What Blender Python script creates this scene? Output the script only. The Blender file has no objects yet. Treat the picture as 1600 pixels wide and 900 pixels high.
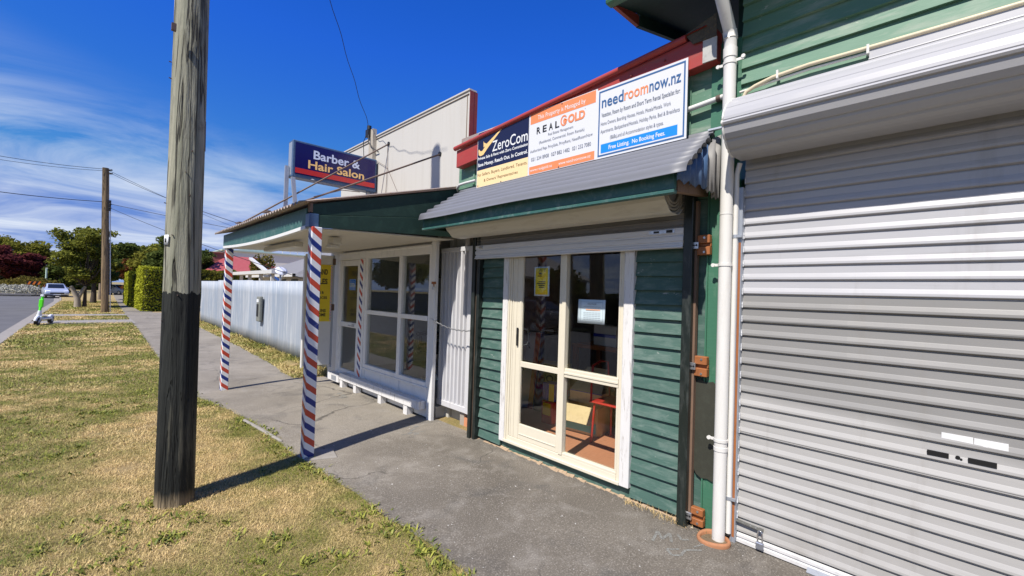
import bpy, bmesh, math, random
import numpy as np
from mathutils import Vector, Matrix, noise
S = bpy.context.scene
COL = S.collection
R = math.radians
random.seed(7)
rng = np.random.default_rng(7)

# ------------------------------------------------------------------ camera
EYE = 1.6
cd = bpy.data.cameras.new('camera'); cam = bpy.data.objects.new('camera', cd); COL.objects.link(cam)
cd.sensor_width = 36; cd.lens = 690/1600*36; cd.clip_start = .05; cd.clip_end = 3000
yaw, pitch, roll = R(43.80998), R(.7669), R(1.79297)
f_ = Vector((math.sin(yaw)*math.cos(pitch), math.cos(yaw)*math.cos(pitch), math.sin(pitch)))
r0 = Vector((math.cos(yaw), -math.sin(yaw), 0)); u0 = r0.cross(f_)
r_ = r0*math.cos(roll)+u0*math.sin(roll); u_ = u0*math.cos(roll)-r0*math.sin(roll)
cam.matrix_world = Matrix(((r_.x, u_.x, -f_.x, 0), (r_.y, u_.y, -f_.y, 0), (r_.z, u_.z, -f_.z, EYE), (0, 0, 0, 1)))
S.camera = cam

# ------------------------------------------------------------------ sky and sun
SUN_EL, SUN_AZ = R(51.4), R(14)            # light travels towards +X, 14 degrees towards +Y
W = bpy.data.worlds.new('World'); S.world = W; W.use_nodes = True
nt = W.node_tree; nt.nodes.clear()
def N(t, tree=None, **kw):
    n = (tree or nt).nodes.new(t)
    for k, v in kw.items(): setattr(n, k, v)
    return n
out = N('ShaderNodeOutputWorld'); bg = N('ShaderNodeBackground'); sky = N('ShaderNodeTexSky')
sky.sky_type = 'NISHITA'; sky.sun_disc = False; sky.sun_elevation = SUN_EL
sky.sun_rotation = math.atan2(-math.cos(SUN_AZ), -math.sin(SUN_AZ))
sky.air_density = 1.0; sky.dust_density = .0; sky.ozone_density = 4.0; sky.altitude = 200
hs = N('ShaderNodeHueSaturation'); hs.inputs['Saturation'].default_value = 1.32; hs.inputs['Value'].default_value = 1.0
nt.links.new(sky.outputs[0], hs.inputs['Color'])
tint = N('ShaderNodeMix', data_type='RGBA', blend_type='MULTIPLY'); tint.inputs['Factor'].default_value = 1; tint.inputs['B'].default_value = (.95, 1.16, 2.25, 1)
nt.links.new(hs.outputs[0], tint.inputs['A'])
# thin high cloud, low over the far end of the street
tc = N('ShaderNodeTexCoord'); sep = N('ShaderNodeSeparateXYZ'); nt.links.new(tc.outputs['Generated'], sep.inputs[0])
def M(op, a, b=None, c=None, clamp=False):
    n = N('ShaderNodeMath', operation=op, use_clamp=clamp)
    for i, v in enumerate((a, b, c)):
        if v is None: continue
        if isinstance(v, (int, float)): n.inputs[i].default_value = v
        else: nt.links.new(v, n.inputs[i])
    return n.outputs[0]
zz = M('ADD', M('MAXIMUM', sep.outputs[2], 0), .12)
cx = M('DIVIDE', sep.outputs[0], zz); cy = M('DIVIDE', sep.outputs[1], zz)
cmb = N('ShaderNodeCombineXYZ'); nt.links.new(cx, cmb.inputs[0]); nt.links.new(M('MULTIPLY', cy, .55), cmb.inputs[1])
mp = N('ShaderNodeMapping'); mp.inputs['Rotation'].default_value = (0, 0, R(-28)); mp.inputs['Scale'].default_value = (.8, 1.9, 1); mp.inputs['Location'].default_value = (2.3, .4, 0)
nt.links.new(cmb.outputs[0], mp.inputs[0])
n1 = N('ShaderNodeTexNoise'); n1.inputs['Scale'].default_value = 1.1; n1.inputs['Detail'].default_value = 9; n1.inputs['Roughness'].default_value = .62; n1.inputs['Distortion'].default_value = .7
nt.links.new(mp.outputs[0], n1.inputs['Vector'])
rp = N('ShaderNodeMapRange'); rp.inputs['From Min'].default_value = .36; rp.inputs['From Max'].default_value = .70
nt.links.new(n1.outputs[0], rp.inputs['Value'])
# band: strongest below about 20 degrees, fading towards the right of the street
band = N('ShaderNodeMapRange', interpolation_type='SMOOTHSTEP'); band.inputs['From Min'].default_value = .36; band.inputs['From Max'].default_value = .17
nt.links.new(M('ADD', sep.outputs[2], M('MULTIPLY', sep.outputs[0], .22)), band.inputs['Value'])
azm = N('ShaderNodeMapRange', interpolation_type='SMOOTHSTEP'); azm.inputs['From Min'].default_value = .62; azm.inputs['From Max'].default_value = .18
nt.links.new(sep.outputs[0], azm.inputs['Value'])
cf = M('MULTIPLY', M('MULTIPLY', rp.outputs[0], band.outputs[0]), azm.outputs[0], clamp=True)
mx = N('ShaderNodeMix', data_type='RGBA'); mx.inputs['B'].default_value = (8.6, 9.4, 10.6, 1)
nt.links.new(M('MULTIPLY', cf, .95), mx.inputs['Factor']); soft = N('ShaderNodeMix', data_type='RGBA', blend_type='DARKEN'); soft.inputs['Factor'].default_value = 1; soft.inputs['B'].default_value = (1.6, 3.0, 7.4, 1)   # no glare round the sun
nt.links.new(tint.outputs['Result'], soft.inputs['A']); nt.links.new(soft.outputs['Result'], mx.inputs['A'])
nt.links.new(mx.outputs['Result'], bg.inputs[0]); bg.inputs[1].default_value = .066
nt.links.new(bg.outputs[0], out.inputs[0])
sl = bpy.data.lights.new('sun', 'SUN'); sun = bpy.data.objects.new('sun', sl); COL.objects.link(sun)
sl.energy = 4.9; sl.angle = R(.53); sl.color = (1, .94, .85)
sd = Vector((math.cos(SUN_AZ)*math.cos(SUN_EL), math.sin(SUN_AZ)*math.cos(SUN_EL), -math.sin(SUN_EL)))
sun.rotation_euler = sd.to_track_quat('-Z', 'Y').to_euler(); sun.location = (-20, -6, 40)
S.view_settings.view_transform = 'Standard'; S.view_settings.look = 'None'
S.view_settings.exposure = .47; S.view_settings.gamma = 1; S.view_settings.use_curve_mapping = False
S.render.engine = 'CYCLES'; S.cycles.max_bounces = 8; S.cycles.transparent_max_bounces = 16
S.cycles.use_denoising = True; S.cycles.use_adaptive_sampling = False; S.cycles.sample_clamp_indirect = 6

# ------------------------------------------------------------------ materials
MATS = {}
def newmat(name):
    m = bpy.data.materials.new(name); m.use_nodes = True
    t = m.node_tree; b = t.nodes['Principled BSDF']
    return m, t, b
def mathn(t, op, a, b=None, clamp=False):
    n = t.nodes.new('ShaderNodeMath'); n.operation = op; n.use_clamp = clamp
    for i, v in enumerate((a, b)):
        if v is None: continue
        if isinstance(v, (int, float)): n.inputs[i].default_value = v
        else: t.links.new(v, n.inputs[i])
    return n.outputs[0]
def tnoise(t, vec, scale, detail=5, rough=.6, stretch=None, dist=0):
    if stretch:
        mp = t.nodes.new('ShaderNodeMapping'); mp.inputs['Scale'].default_value = stretch
        t.links.new(vec, mp.inputs[0]); vec = mp.outputs[0]
    n = t.nodes.new('ShaderNodeTexNoise'); n.inputs['Scale'].default_value = scale
    n.inputs['Detail'].default_value = detail; n.inputs['Roughness'].default_value = rough; n.inputs['Distortion'].default_value = dist
    t.links.new(vec, n.inputs['Vector']); return n.outputs[0]
def ramp(t, fac, lo, hi):
    n = t.nodes.new('ShaderNodeMapRange'); n.inputs['From Min'].default_value = lo; n.inputs['From Max'].default_value = hi
    t.links.new(fac, n.inputs['Value']); return n.outputs[0]
def mixc(t, fac, a, b):
    n = t.nodes.new('ShaderNodeMix'); n.data_type = 'RGBA'
    if isinstance(fac, (int, float)): n.inputs['Factor'].default_value = fac
    else: t.links.new(fac, n.inputs['Factor'])
    for k, v in (('A', a), ('B', b)):
        if isinstance(v, tuple): n.inputs[k].default_value = (*v[:3], 1)
        else: t.links.new(v, n.inputs[k])
    return n.outputs['Result']
def coords(t, kind='Object'):
    return t.nodes.new('ShaderNodeTexCoord').outputs[kind]
def bump(t, b, h, strength=.3, dist=.01):
    n = t.nodes.new('ShaderNodeBump'); n.inputs['Strength'].default_value = strength; n.inputs['Distance'].default_value = dist
    t.links.new(h, n.inputs['Height']); t.links.new(n.outputs[0], b.inputs['Normal'])
def paint(name, col, rough=.5, var=.12, dirt=(.2, .18, .15), dirtamt=.25, scale=3, stretch=(1, 1, 1), fine=60, bmp=.15, metal=0, spec=.5, dlo=.5, dhi=.75, grain=None, chips=None):
    """weathered paint: slow tone variation, patches of dirt or bare undercoat, fine bump"""
    m, t, b = newmat(name); c = coords(t)
    n1 = tnoise(t, c, scale, 5, .6, stretch); n2 = tnoise(t, c, scale*4.3, 6, .65, stretch, .4); n3 = tnoise(t, c, fine, 3, .6, grain)
    lo = tuple(x*(1-var) for x in col); hi = tuple(min(1, x*(1+var)) for x in col)
    cc = mixc(t, n1, lo, hi)
    d = mathn(t, 'MULTIPLY', ramp(t, n2, dlo, dhi), dirtamt, True)
    cc = mixc(t, d, cc, dirt)
    if chips:                                            # small chips down to the old undercoat, and nail heads' rust
        ch = mathn(t, 'MULTIPLY', ramp(t, tnoise(t, c, 26, 5, .7, (1, .45, 1), .3), .66, .70), ramp(t, tnoise(t, c, 2.4, 3), .42, .55))
        cc = mixc(t, mathn(t, 'MULTIPLY', ch, .8), cc, chips)
    t.links.new(cc, b.inputs['Base Color'])
    b.inputs['Metallic'].default_value = metal
    t.links.new(mathn(t, 'ADD', mathn(t, 'MULTIPLY', n2, .25), rough-.12), b.inputs['Roughness'])
    b.inputs['Specular IOR Level'].default_value = spec
    bump(t, b, n3, bmp, .004)
    MATS[name] = m; return m
def flat(name, col, rough=.5, metal=0):
    return paint(name, col, rough, .06, tuple(x*.6 for x in col), .12, 5, bmp=.05, metal=metal)
def glass_mat(name, tint=(.95, .97, .96)):
    m = bpy.data.materials.new(name); m.use_nodes = True; t = m.node_tree; t.nodes.clear()
    o = t.nodes.new('ShaderNodeOutputMaterial'); mixs = t.nodes.new('ShaderNodeMixShader')
    tr = t.nodes.new('ShaderNodeBsdfTransparent'); tr.inputs[0].default_value = (*tint, 1)
    gl = t.nodes.new('ShaderNodeBsdfGlossy'); gl.inputs['Roughness'].default_value = .005
    fr = t.nodes.new('ShaderNodeFresnel'); ge = t.nodes.new('ShaderNodeNewGeometry')
    io = t.nodes.new('ShaderNodeMapRange'); io.inputs['To Min'].default_value = 1.52; io.inputs['To Max'].default_value = 1/1.52
    t.links.new(ge.outputs['Backfacing'], io.inputs['Value']); t.links.new(io.outputs[0], fr.inputs['IOR'])
    c = coords(t); n = tnoise(t, c, 1.3, 2, .5)
    bp = t.nodes.new('ShaderNodeBump'); bp.inputs['Strength'].default_value = .05; bp.inputs['Distance'].default_value = .02
    t.links.new(n, bp.inputs['Height']); t.links.new(bp.outputs[0], gl.inputs['Normal'])
    t.links.new(fr.outputs[0], mixs.inputs[0]); t.links.new(tr.outputs[0], mixs.inputs[1]); t.links.new(gl.outputs[0], mixs.inputs[2])
    t.links.new(mixs.outputs[0], o.inputs[0]); MATS[name] = m; return m

GLASS = glass_mat('window_glass')
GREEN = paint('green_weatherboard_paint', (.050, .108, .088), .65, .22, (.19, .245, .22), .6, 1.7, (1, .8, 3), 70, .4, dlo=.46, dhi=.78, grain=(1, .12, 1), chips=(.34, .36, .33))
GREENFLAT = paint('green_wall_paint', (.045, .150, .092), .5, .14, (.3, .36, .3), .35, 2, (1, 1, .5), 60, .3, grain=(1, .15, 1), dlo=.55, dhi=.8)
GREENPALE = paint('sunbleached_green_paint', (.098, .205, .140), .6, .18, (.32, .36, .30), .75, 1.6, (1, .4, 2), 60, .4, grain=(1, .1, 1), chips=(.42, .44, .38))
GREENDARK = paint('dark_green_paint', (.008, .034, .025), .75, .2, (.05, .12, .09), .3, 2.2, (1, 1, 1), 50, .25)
TEAL = paint('teal_trim_paint', (.032, .105, .095), .5, .15, (.25, .3, .3), .4, 3)
RED = paint('red_fascia_paint', (.34, .042, .034), .5, .2, (.22, .09, .07), .6, 2.2, (1, .5, 2), chips=(.30, .22, .19))
MAROON = paint('dull_red_paint', (.24, .045, .035), .5, .15, (.2, .1, .09), .4, 3)
WHITE = paint('white_timber_paint', (.68, .68, .67), .45, .05, (.45, .42, .37), .4, 3, (2, 2, .4), 60, .3, grain=(1, 1, .12), dlo=.56, dhi=.8)
PEEL = paint('peeling_white_paint', (.66, .65, .64), .6, .06, (.33, .30, .27), .85, 4, (3, 3, .35), 60, .6, grain=(1, 1, .1), dlo=.55, dhi=.66)
CREAM = paint('cream_aluminium', (.66, .61, .49), .35, .04, (.5, .45, .36), .2, 3, bmp=.04)
CREAM2 = paint('aged_cream_metal', (.56, .54, .48), .4, .08, (.3, .27, .22), .4, 3, (.3, .3, 2), bmp=.05)
DARKPOST = paint('dark_green_steel', (.012, .017, .015), .35, .25, (.13, .14, .13), .35, 3, (2, 2, .4))
BLACK = flat('black_rubber', (.012, .012, .013), .5)
PARAPET = paint('grey_sheet_cladding', (.50, .485, .445), .6, .05, (.36, .33, .27), .38, 1.1, (1, 2.2, .14), 40, .15, dlo=.5, dhi=.78)
ZINC = paint('galvanised_steel', (.42, .45, .50), .42, .12, (.3, .32, .36), .5, 5, bmp=.05, metal=.55)
RUSTZ = paint('rusty_roof_iron', (.33, .28, .25), .6, .2, (.25, .11, .06), .7, 4, (2, .4, 1), metal=.1)
SHUTW = paint('white_shutter_metal', (.62, .64, .69), .4, .05, (.4, .4, .44), .3, 3, (.3, .3, 3), bmp=.04)
DARKSLAT = paint('grubby_grey_slats', (.20, .195, .19), .5, .15, (.1, .09, .085), .5, 3, (.3, .3, 3), bmp=.05)
PVC = paint('white_pvc_pipe', (.66, .65, .62), .35, .04, (.45, .42, .36), .3, 3, (2, 2, .4), bmp=.03)
PVCAGED = paint('yellowed_conduit', (.62, .54, .38), .4, .08, (.4, .33, .22), .4, 5, bmp=.03)
TIMBER = paint('orange_stained_timber', (.30, .105, .032), .55, .25, (.12, .04, .015), .6, 6, (1, 1, .25), 60, .4, grain=(1, 1, .1))
BARETIMBER = paint('bare_brown_timber', (.17, .105, .07), .75, .25, (.07, .04, .03), .6, 6, (1, 1, .2), 60, .5, grain=(1, 1, .08))
TERRA = paint('terracotta', (.38, .17, .08), .8, .2, (.2, .12, .08), .5, 12)
STEEL = paint('bright_steel', (.55, .56, .58), .3, .08, (.3, .3, .3), .3, 10, metal=.9, bmp=.04)
SOFFIT = paint('cream_soffit_board', (.60, .57, .50), .6, .06, (.36, .32, .26), .35, 2, (1, 3, 1))
DIRTYFRAME = paint('white_window_frame', (.76, .755, .74), .4, .05, (.45, .44, .42), .35, 3, (1, 1, .5), bmp=.1)
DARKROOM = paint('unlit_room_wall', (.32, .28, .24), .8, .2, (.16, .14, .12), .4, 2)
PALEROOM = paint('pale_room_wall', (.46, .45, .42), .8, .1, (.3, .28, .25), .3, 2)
ROOMFLOOR = paint('red_brown_floor', (.56, .24, .13), .5, .12, (.25, .11, .06), .4, 3, (1, 6, 1))
CARD = paint('brown_cardboard', (.66, .49, .27), .8, .1, (.36, .25, .13), .4, 4)
CARDTEAL = flat('teal_printed_card', (.16, .46, .46), .6)
REDGLOSS = flat('red_gloss_paint', (.50, .035, .025), .35)
BLUEINK = flat('blue_print', (.03, .06, .42), .5)
DARKBLUE = flat('dark_navy_print', (.008, .010, .045), .35)
ORANGE = flat('orange_print', (.75, .23, .09), .5)
TAN = flat('pale_tan_print', (.82, .62, .33), .5)
SIGNWHITE = paint('white_sign_board', (.64, .65, .68), .4, .02, (.6, .6, .6), .12, 3, bmp=.02)
INK = flat('black_print', (.018, .018, .02), .5)
GREYINK = flat('grey_print', (.17, .19, .23), .5)
STEELBLUE = flat('steel_blue_print', (.035, .11, .27), .45)
BRIGHTBLUE = flat('bright_blue_print', (.01, .23, .85), .4)
YELLOW = flat('yellow_print', (.80, .60, .02), .5)
SIGNYELLOW = flat('yellow_vinyl', (.78, .60, .03), .45)
PAPER = flat('white_paper', (.70, .72, .72), .6)
PALEBLUE = flat('pale_lettering', (.62, .68, .85), .4)
GOLDTXT = flat('pale_gold_lettering', (.88, .56, .22), .4)
PURPLE = flat('deep_violet_acrylic', (.010, .005, .085), .18)
SIGNRED = flat('red_stripe_acrylic', (.50, .03, .03), .2)
FRAMEBLUE = paint('slate_blue_steel', (.05, .10, .20), .4, .1, (.2, .24, .3), .3, 4)
IRON = paint('brown_iron_rod', (.10, .065, .05), .55, .2, (.2, .1, .06), .5, 10)
WIREM = flat('dark_cable', (.01, .01, .012), .6)
CHROME = flat('polished_chrome', (.6, .6, .6), .12, .9)

# ------------------------------------------------------------------ mesh builder
def wloc(o):
    v = Vector((0, 0, 0))
    while o is not None: v += o.location; o = o.parent
    return v
class MB:
    def __init__(s): s.v = []; s.f = []; s.sm = []; s.mi = []; s.m = 0; s.marks = []
    def add(s, vs, fs, smooth=False):
        o = len(s.v); s.v += [tuple(p) for p in vs]
        for f in fs: s.f.append(tuple(i+o for i in f)); s.sm.append(smooth); s.mi.append(s.m)
        return s
    def box(s, x0, x1, y0, y1, z0, z1, mat=None):
        vs = [(x0,y0,z0),(x1,y0,z0),(x1,y1,z0),(x0,y1,z0),(x0,y0,z1),(x1,y0,z1),(x1,y1,z1),(x0,y1,z1)]
        if mat is not None: vs = [mat @ Vector(v) for v in vs]
        return s.add(vs, [(0,3,2,1),(4,5,6,7),(0,1,5,4),(1,2,6,5),(2,3,7,6),(3,0,4,7)])
    def prism(s, poly, d0, d1, axis='y', smooth=False):
        """poly in the plane of the two other axes (x,z for y; y,z for x; x,y for z)"""
        n = len(poly)
        def p(a, b, d): return {'y': (a, d, b), 'x': (d, a, b), 'z': (a, b, d)}[axis]
        vs = [p(a, b, d0) for a, b in poly]+[p(a, b, d1) for a, b in poly]
        fs = [tuple(range(n-1, -1, -1)), tuple(range(n, 2*n))]
        s.add(vs, fs)
        o = len(s.v)-2*n
        for i in range(n):
            j = (i+1) % n; s.f.append((o+i, o+j, o+n+j, o+n+i)); s.sm.append(smooth); s.mi.append(s.m)
        return s
    def tube(s, pts, r, n=10, cap=True, smooth=True, up=None):
        pts = [Vector(p) for p in pts]; rs = r if isinstance(r, (list, tuple)) else [r]*len(pts)
        o = len(s.v); prev = None
        for i, p in enumerate(pts):
            d = (pts[min(i+1, len(pts)-1)]-pts[max(i-1, 0)]).normalized()
            if prev is None:
                a = d.cross(Vector((0, 0, 1)) if abs(d.z) < .9 else Vector((0, 1, 0))).normalized()
            else: a = (prev-d*prev.dot(d)).normalized()
            prev = a; b = d.cross(a)
            for k in range(n):
                t = 2*math.pi*k/n; s.v.append(tuple(p+(a*math.cos(t)+b*math.sin(t))*rs[i]))
        for i in range(len(pts)-1):
            for k in range(n):
                k2 = (k+1) % n
                s.f.append((o+i*n+k, o+i*n+k2, o+(i+1)*n+k2, o+(i+1)*n+k)); s.sm.append(smooth); s.mi.append(s.m)
        if cap:
            e = o+(len(pts)-1)*n; c0 = s.v[o:o+n]; c1 = s.v[e:e+n]
            s.add(c0[::-1], [tuple(range(n))]); s.add(c1, [tuple(range(n))])
        return s
    def rod(s, a, b, w, h=None):
        """square bar from a to b"""
        a, b = Vector(a), Vector(b); h = h or w; d = (b-a).normalized()
        x = d.cross(Vector((0, 0, 1)) if abs(d.z) < .95 else Vector((0, 1, 0))).normalized()*w/2; y = d.cross(x).normalized()*h/2
        vs = [a-x-y, a+x-y, a+x+y, a-x+y, b-x-y, b+x-y, b+x+y, b-x+y]
        return s.add(vs, [(0,3,2,1),(4,5,6,7),(0,1,5,4),(1,2,6,5),(2,3,7,6),(3,0,4,7)])
    def disc(s, c, nrm, r, t=.01, n=16):
        c = Vector(c); nrm = Vector(nrm).normalized()
        return s.tube([c-nrm*t/2, c+nrm*t/2], r, n)
    def sheet(s, fn, nu, nv, smooth=True):
        o = len(s.v)
        for i in range(nu+1):
            for j in range(nv+1): s.v.append(tuple(fn(i/nu, j/nv)))
        for i in range(nu):
            for j in range(nv):
                a = o+i*(nv+1)+j; s.f.append((a, a+nv+1, a+nv+2, a+1)); s.sm.append(smooth); s.mi.append(s.m)
        return s
    def build(s, name, mat, parent=None, bev=0, solid=0, segs=1, loc=None):
        if parent and len(s.mi) and not any(s.mi):
            grp = s.pieces()
            if 1 < len(grp) <= 14:
                obs = []
                for q in grp:
                    ids = sorted({i for fi in q for i in s.f[fi]}); mp_ = {i: k for k, i in enumerate(ids)}
                    w = MB(); w.v = [s.v[i] for i in ids]; w.f = [tuple(mp_[i] for i in s.f[fi]) for fi in q]; w.sm = [s.sm[fi] for fi in q]; w.mi = [0]*len(q)
                    obs.append(w.build1(name, mat, parent, bev, solid, segs, loc))
                return obs[0]
        return s.build1(name, mat, parent, bev, solid, segs, loc)
    def pieces(s):
        """faces grouped into the separate pieces of the mesh (lines of lettering; else islands that stand apart)"""
        if s.marks:
            b_ = s.marks+[len(s.f)]
            return [list(range(b_[i], b_[i+1])) for i in range(len(s.marks)) if b_[i+1] > b_[i]]
        p = list(range(len(s.v)))
        def find(a):
            while p[a] != a: p[a] = p[p[a]]; a = p[a]
            return a
        for f in s.f:
            r0 = find(f[0])
            for i in f[1:]: p[find(i)] = r0
        g = {}
        for fi, f in enumerate(s.f): g.setdefault(find(f[0]), []).append(fi)
        comps = sorted(g.values(), key=len, reverse=True)
        if len(comps) < 2 or len(comps) > 150: return [list(range(len(s.f)))]
        V = np.array(s.v); bx = []
        for q in comps:
            ids = np.unique(np.concatenate([s.f[fi] for fi in q])); bx.append((V[ids].min(0)-.008, V[ids].max(0)+.008))
        lab = list(range(len(comps)))
        def fl(a):
            while lab[a] != a: a = lab[a]
            return a
        for i in range(len(comps)):
            for j in range(i):
                if (bx[i][0] <= bx[j][1]).all() and (bx[j][0] <= bx[i][1]).all():
                    a, b_ = fl(i), fl(j)
                    if a != b_: lab[max(a, b_)] = min(a, b_)
        out_ = {}
        for i, q in enumerate(comps): out_.setdefault(fl(i), []).extend(q)
        return list(out_.values())
    def build1(s, name, mat, parent=None, bev=0, solid=0, segs=1, loc=None):
        me = bpy.data.meshes.new(name)
        base = wloc(parent) if parent else (Vector(loc) if loc else None)
        if loc is None and parent is None:
            a = np.array(s.v); base = Vector(((a[:,0].min()+a[:,0].max())/2, (a[:,1].min()+a[:,1].max())/2, a[:,2].min()))
        vs = [(v[0]-base.x, v[1]-base.y, v[2]-base.z) for v in s.v]
        me.from_pydata(vs, [], s.f)
        me.polygons.foreach_set('use_smooth', s.sm)
        ms = mat if isinstance(mat, (list, tuple)) else [mat]
        for m in ms: me.materials.append(m)
        if len(ms) > 1: me.polygons.foreach_set('material_index', s.mi)
        me.update()
        o = bpy.data.objects.new(name, me); COL.objects.link(o)
        if parent: o.parent = parent
        else: o.location = base
        if solid:
            md = o.modifiers.new('thickness', 'SOLIDIFY'); md.thickness = solid; md.offset = 0
        if bev:
            md = o.modifiers.new('bevel', 'BEVEL'); md.width = bev; md.segments = segs; md.limit_method = 'ANGLE'; md.angle_limit = R(40)
        return o
def tag(o, label=None, cat=None, group=None, kind=None):
    if label: o['label'] = label
    if cat: o['category'] = cat
    if group: o['group'] = group
    if kind: o['kind'] = kind
    return o
def thing(name, label, cat, loc=(0, 0, 0), group=None):
    o = bpy.data.objects.new(name, None); COL.objects.link(o); o.location = loc; o.empty_display_size = .2
    return tag(o, label, cat, group)
def copy_tree(o, parent=None):
    c = o.copy(); COL.objects.link(c)
    if parent: c.parent = parent
    for ch in list(o.children): copy_tree(ch, c)
    return c
def line_mesh(txt, bold=0.0):
    cu = bpy.data.curves.new('txt', 'FONT'); cu.body = txt; cu.size = 1; cu.offset = bold; cu.resolution_u = 3
    ob = bpy.data.objects.new('txt', cu); COL.objects.link(ob)
    bpy.context.view_layer.update()
    me = bpy.data.meshes.new_from_object(ob.evaluated_get(bpy.context.evaluated_depsgraph_get()))
    vs = np.array([v.co[:] for v in me.vertices]); fs = [tuple(p.vertices) for p in me.polygons]
    bpy.data.objects.remove(ob); bpy.data.curves.remove(cu); bpy.data.meshes.remove(me)
    return vs, fs
def letters(mb, txt, fx, u0, u1, v0, h, bold=0.0, fit=True):
    """set txt as flat letter shapes: u from u0 to u1, baseline v0, cap height h; fx(u, v) -> world point"""
    vs, fs = line_mesh(txt, bold); mb.marks.append(len(mb.f))
    if not len(vs): return
    x0, x1 = vs[:,0].min(), vs[:,0].max()
    cap = .729
    sx = (u1-u0)/(x1-x0) if u1 is not None else h/cap
    mb.add([fx(u0+(p[0]-x0)*sx, v0+p[1]*h/cap) for p in vs], fs)
def face_street(X):                 # lettering plane facing the street, u measured along -Y
    return lambda u, v: (X, -u, v)
def face_camera(Y):                 # lettering plane facing along -Y, u measured along X
    return lambda u, v: (u, Y, v)

# ================================================================== SETTING
def ground_mat(name, a, b_, c_, sc, rough=.95, bs=.5, bd=.02, fine=90, mid=(.47, .56), spots=None):
    m, t, b = newmat(name); c = coords(t)
    n1 = tnoise(t, c, sc, 6, .62, None, .3); n2 = tnoise(t, c, fine, 6, .7); n3 = tnoise(t, c, sc*.22, 3, .5)
    cc = mixc(t, ramp(t, n1, *mid), a, b_); cc = mixc(t, ramp(t, n2, .40, .68), cc, c_)
    cc = mixc(t, mathn(t, 'MULTIPLY', ramp(t, n3, .4, .7), .5), cc, a)
    if spots:
        vo = t.nodes.new('ShaderNodeTexVoronoi'); vo.inputs['Scale'].default_value = spots[0]; t.links.new(c, vo.inputs['Vector'])
        k = mathn(t, 'MULTIPLY', mathn(t, 'LESS_THAN', vo.outputs['Distance'], spots[1]), mathn(t, 'GREATER_THAN', tnoise(t, c, 2.2, 2), .5))
        cc = mixc(t, k, cc, spots[2])
    t.links.new(cc, b.inputs['Base Color']); b.inputs['Roughness'].default_value = rough; b.inputs['Specular IOR Level'].default_value = .25
    h = mathn(t, 'ADD', n2, mathn(t, 'MULTIPLY', tnoise(t, c, fine*4, 3, .6), .6))
    bump(t, b, h, bs, bd); return m
SOIL = ground_mat('dry_turf_soil', (.36, .265, .125), (.21, .19, .05), (.50, .37, .19), 2.2, bs=.8, bd=.03, fine=45)
FARGRASS = ground_mat('far_dry_grass', (.34, .26, .13), (.17, .17, .05), (.25, .20, .09), .9, bs=.6, bd=.04, fine=30)
ASPHALT = ground_mat('road_asphalt', (.115, .115, .12), (.088, .088, .092), (.15, .15, .155), .7, bs=.3, bd=.006, fine=160)

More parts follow.
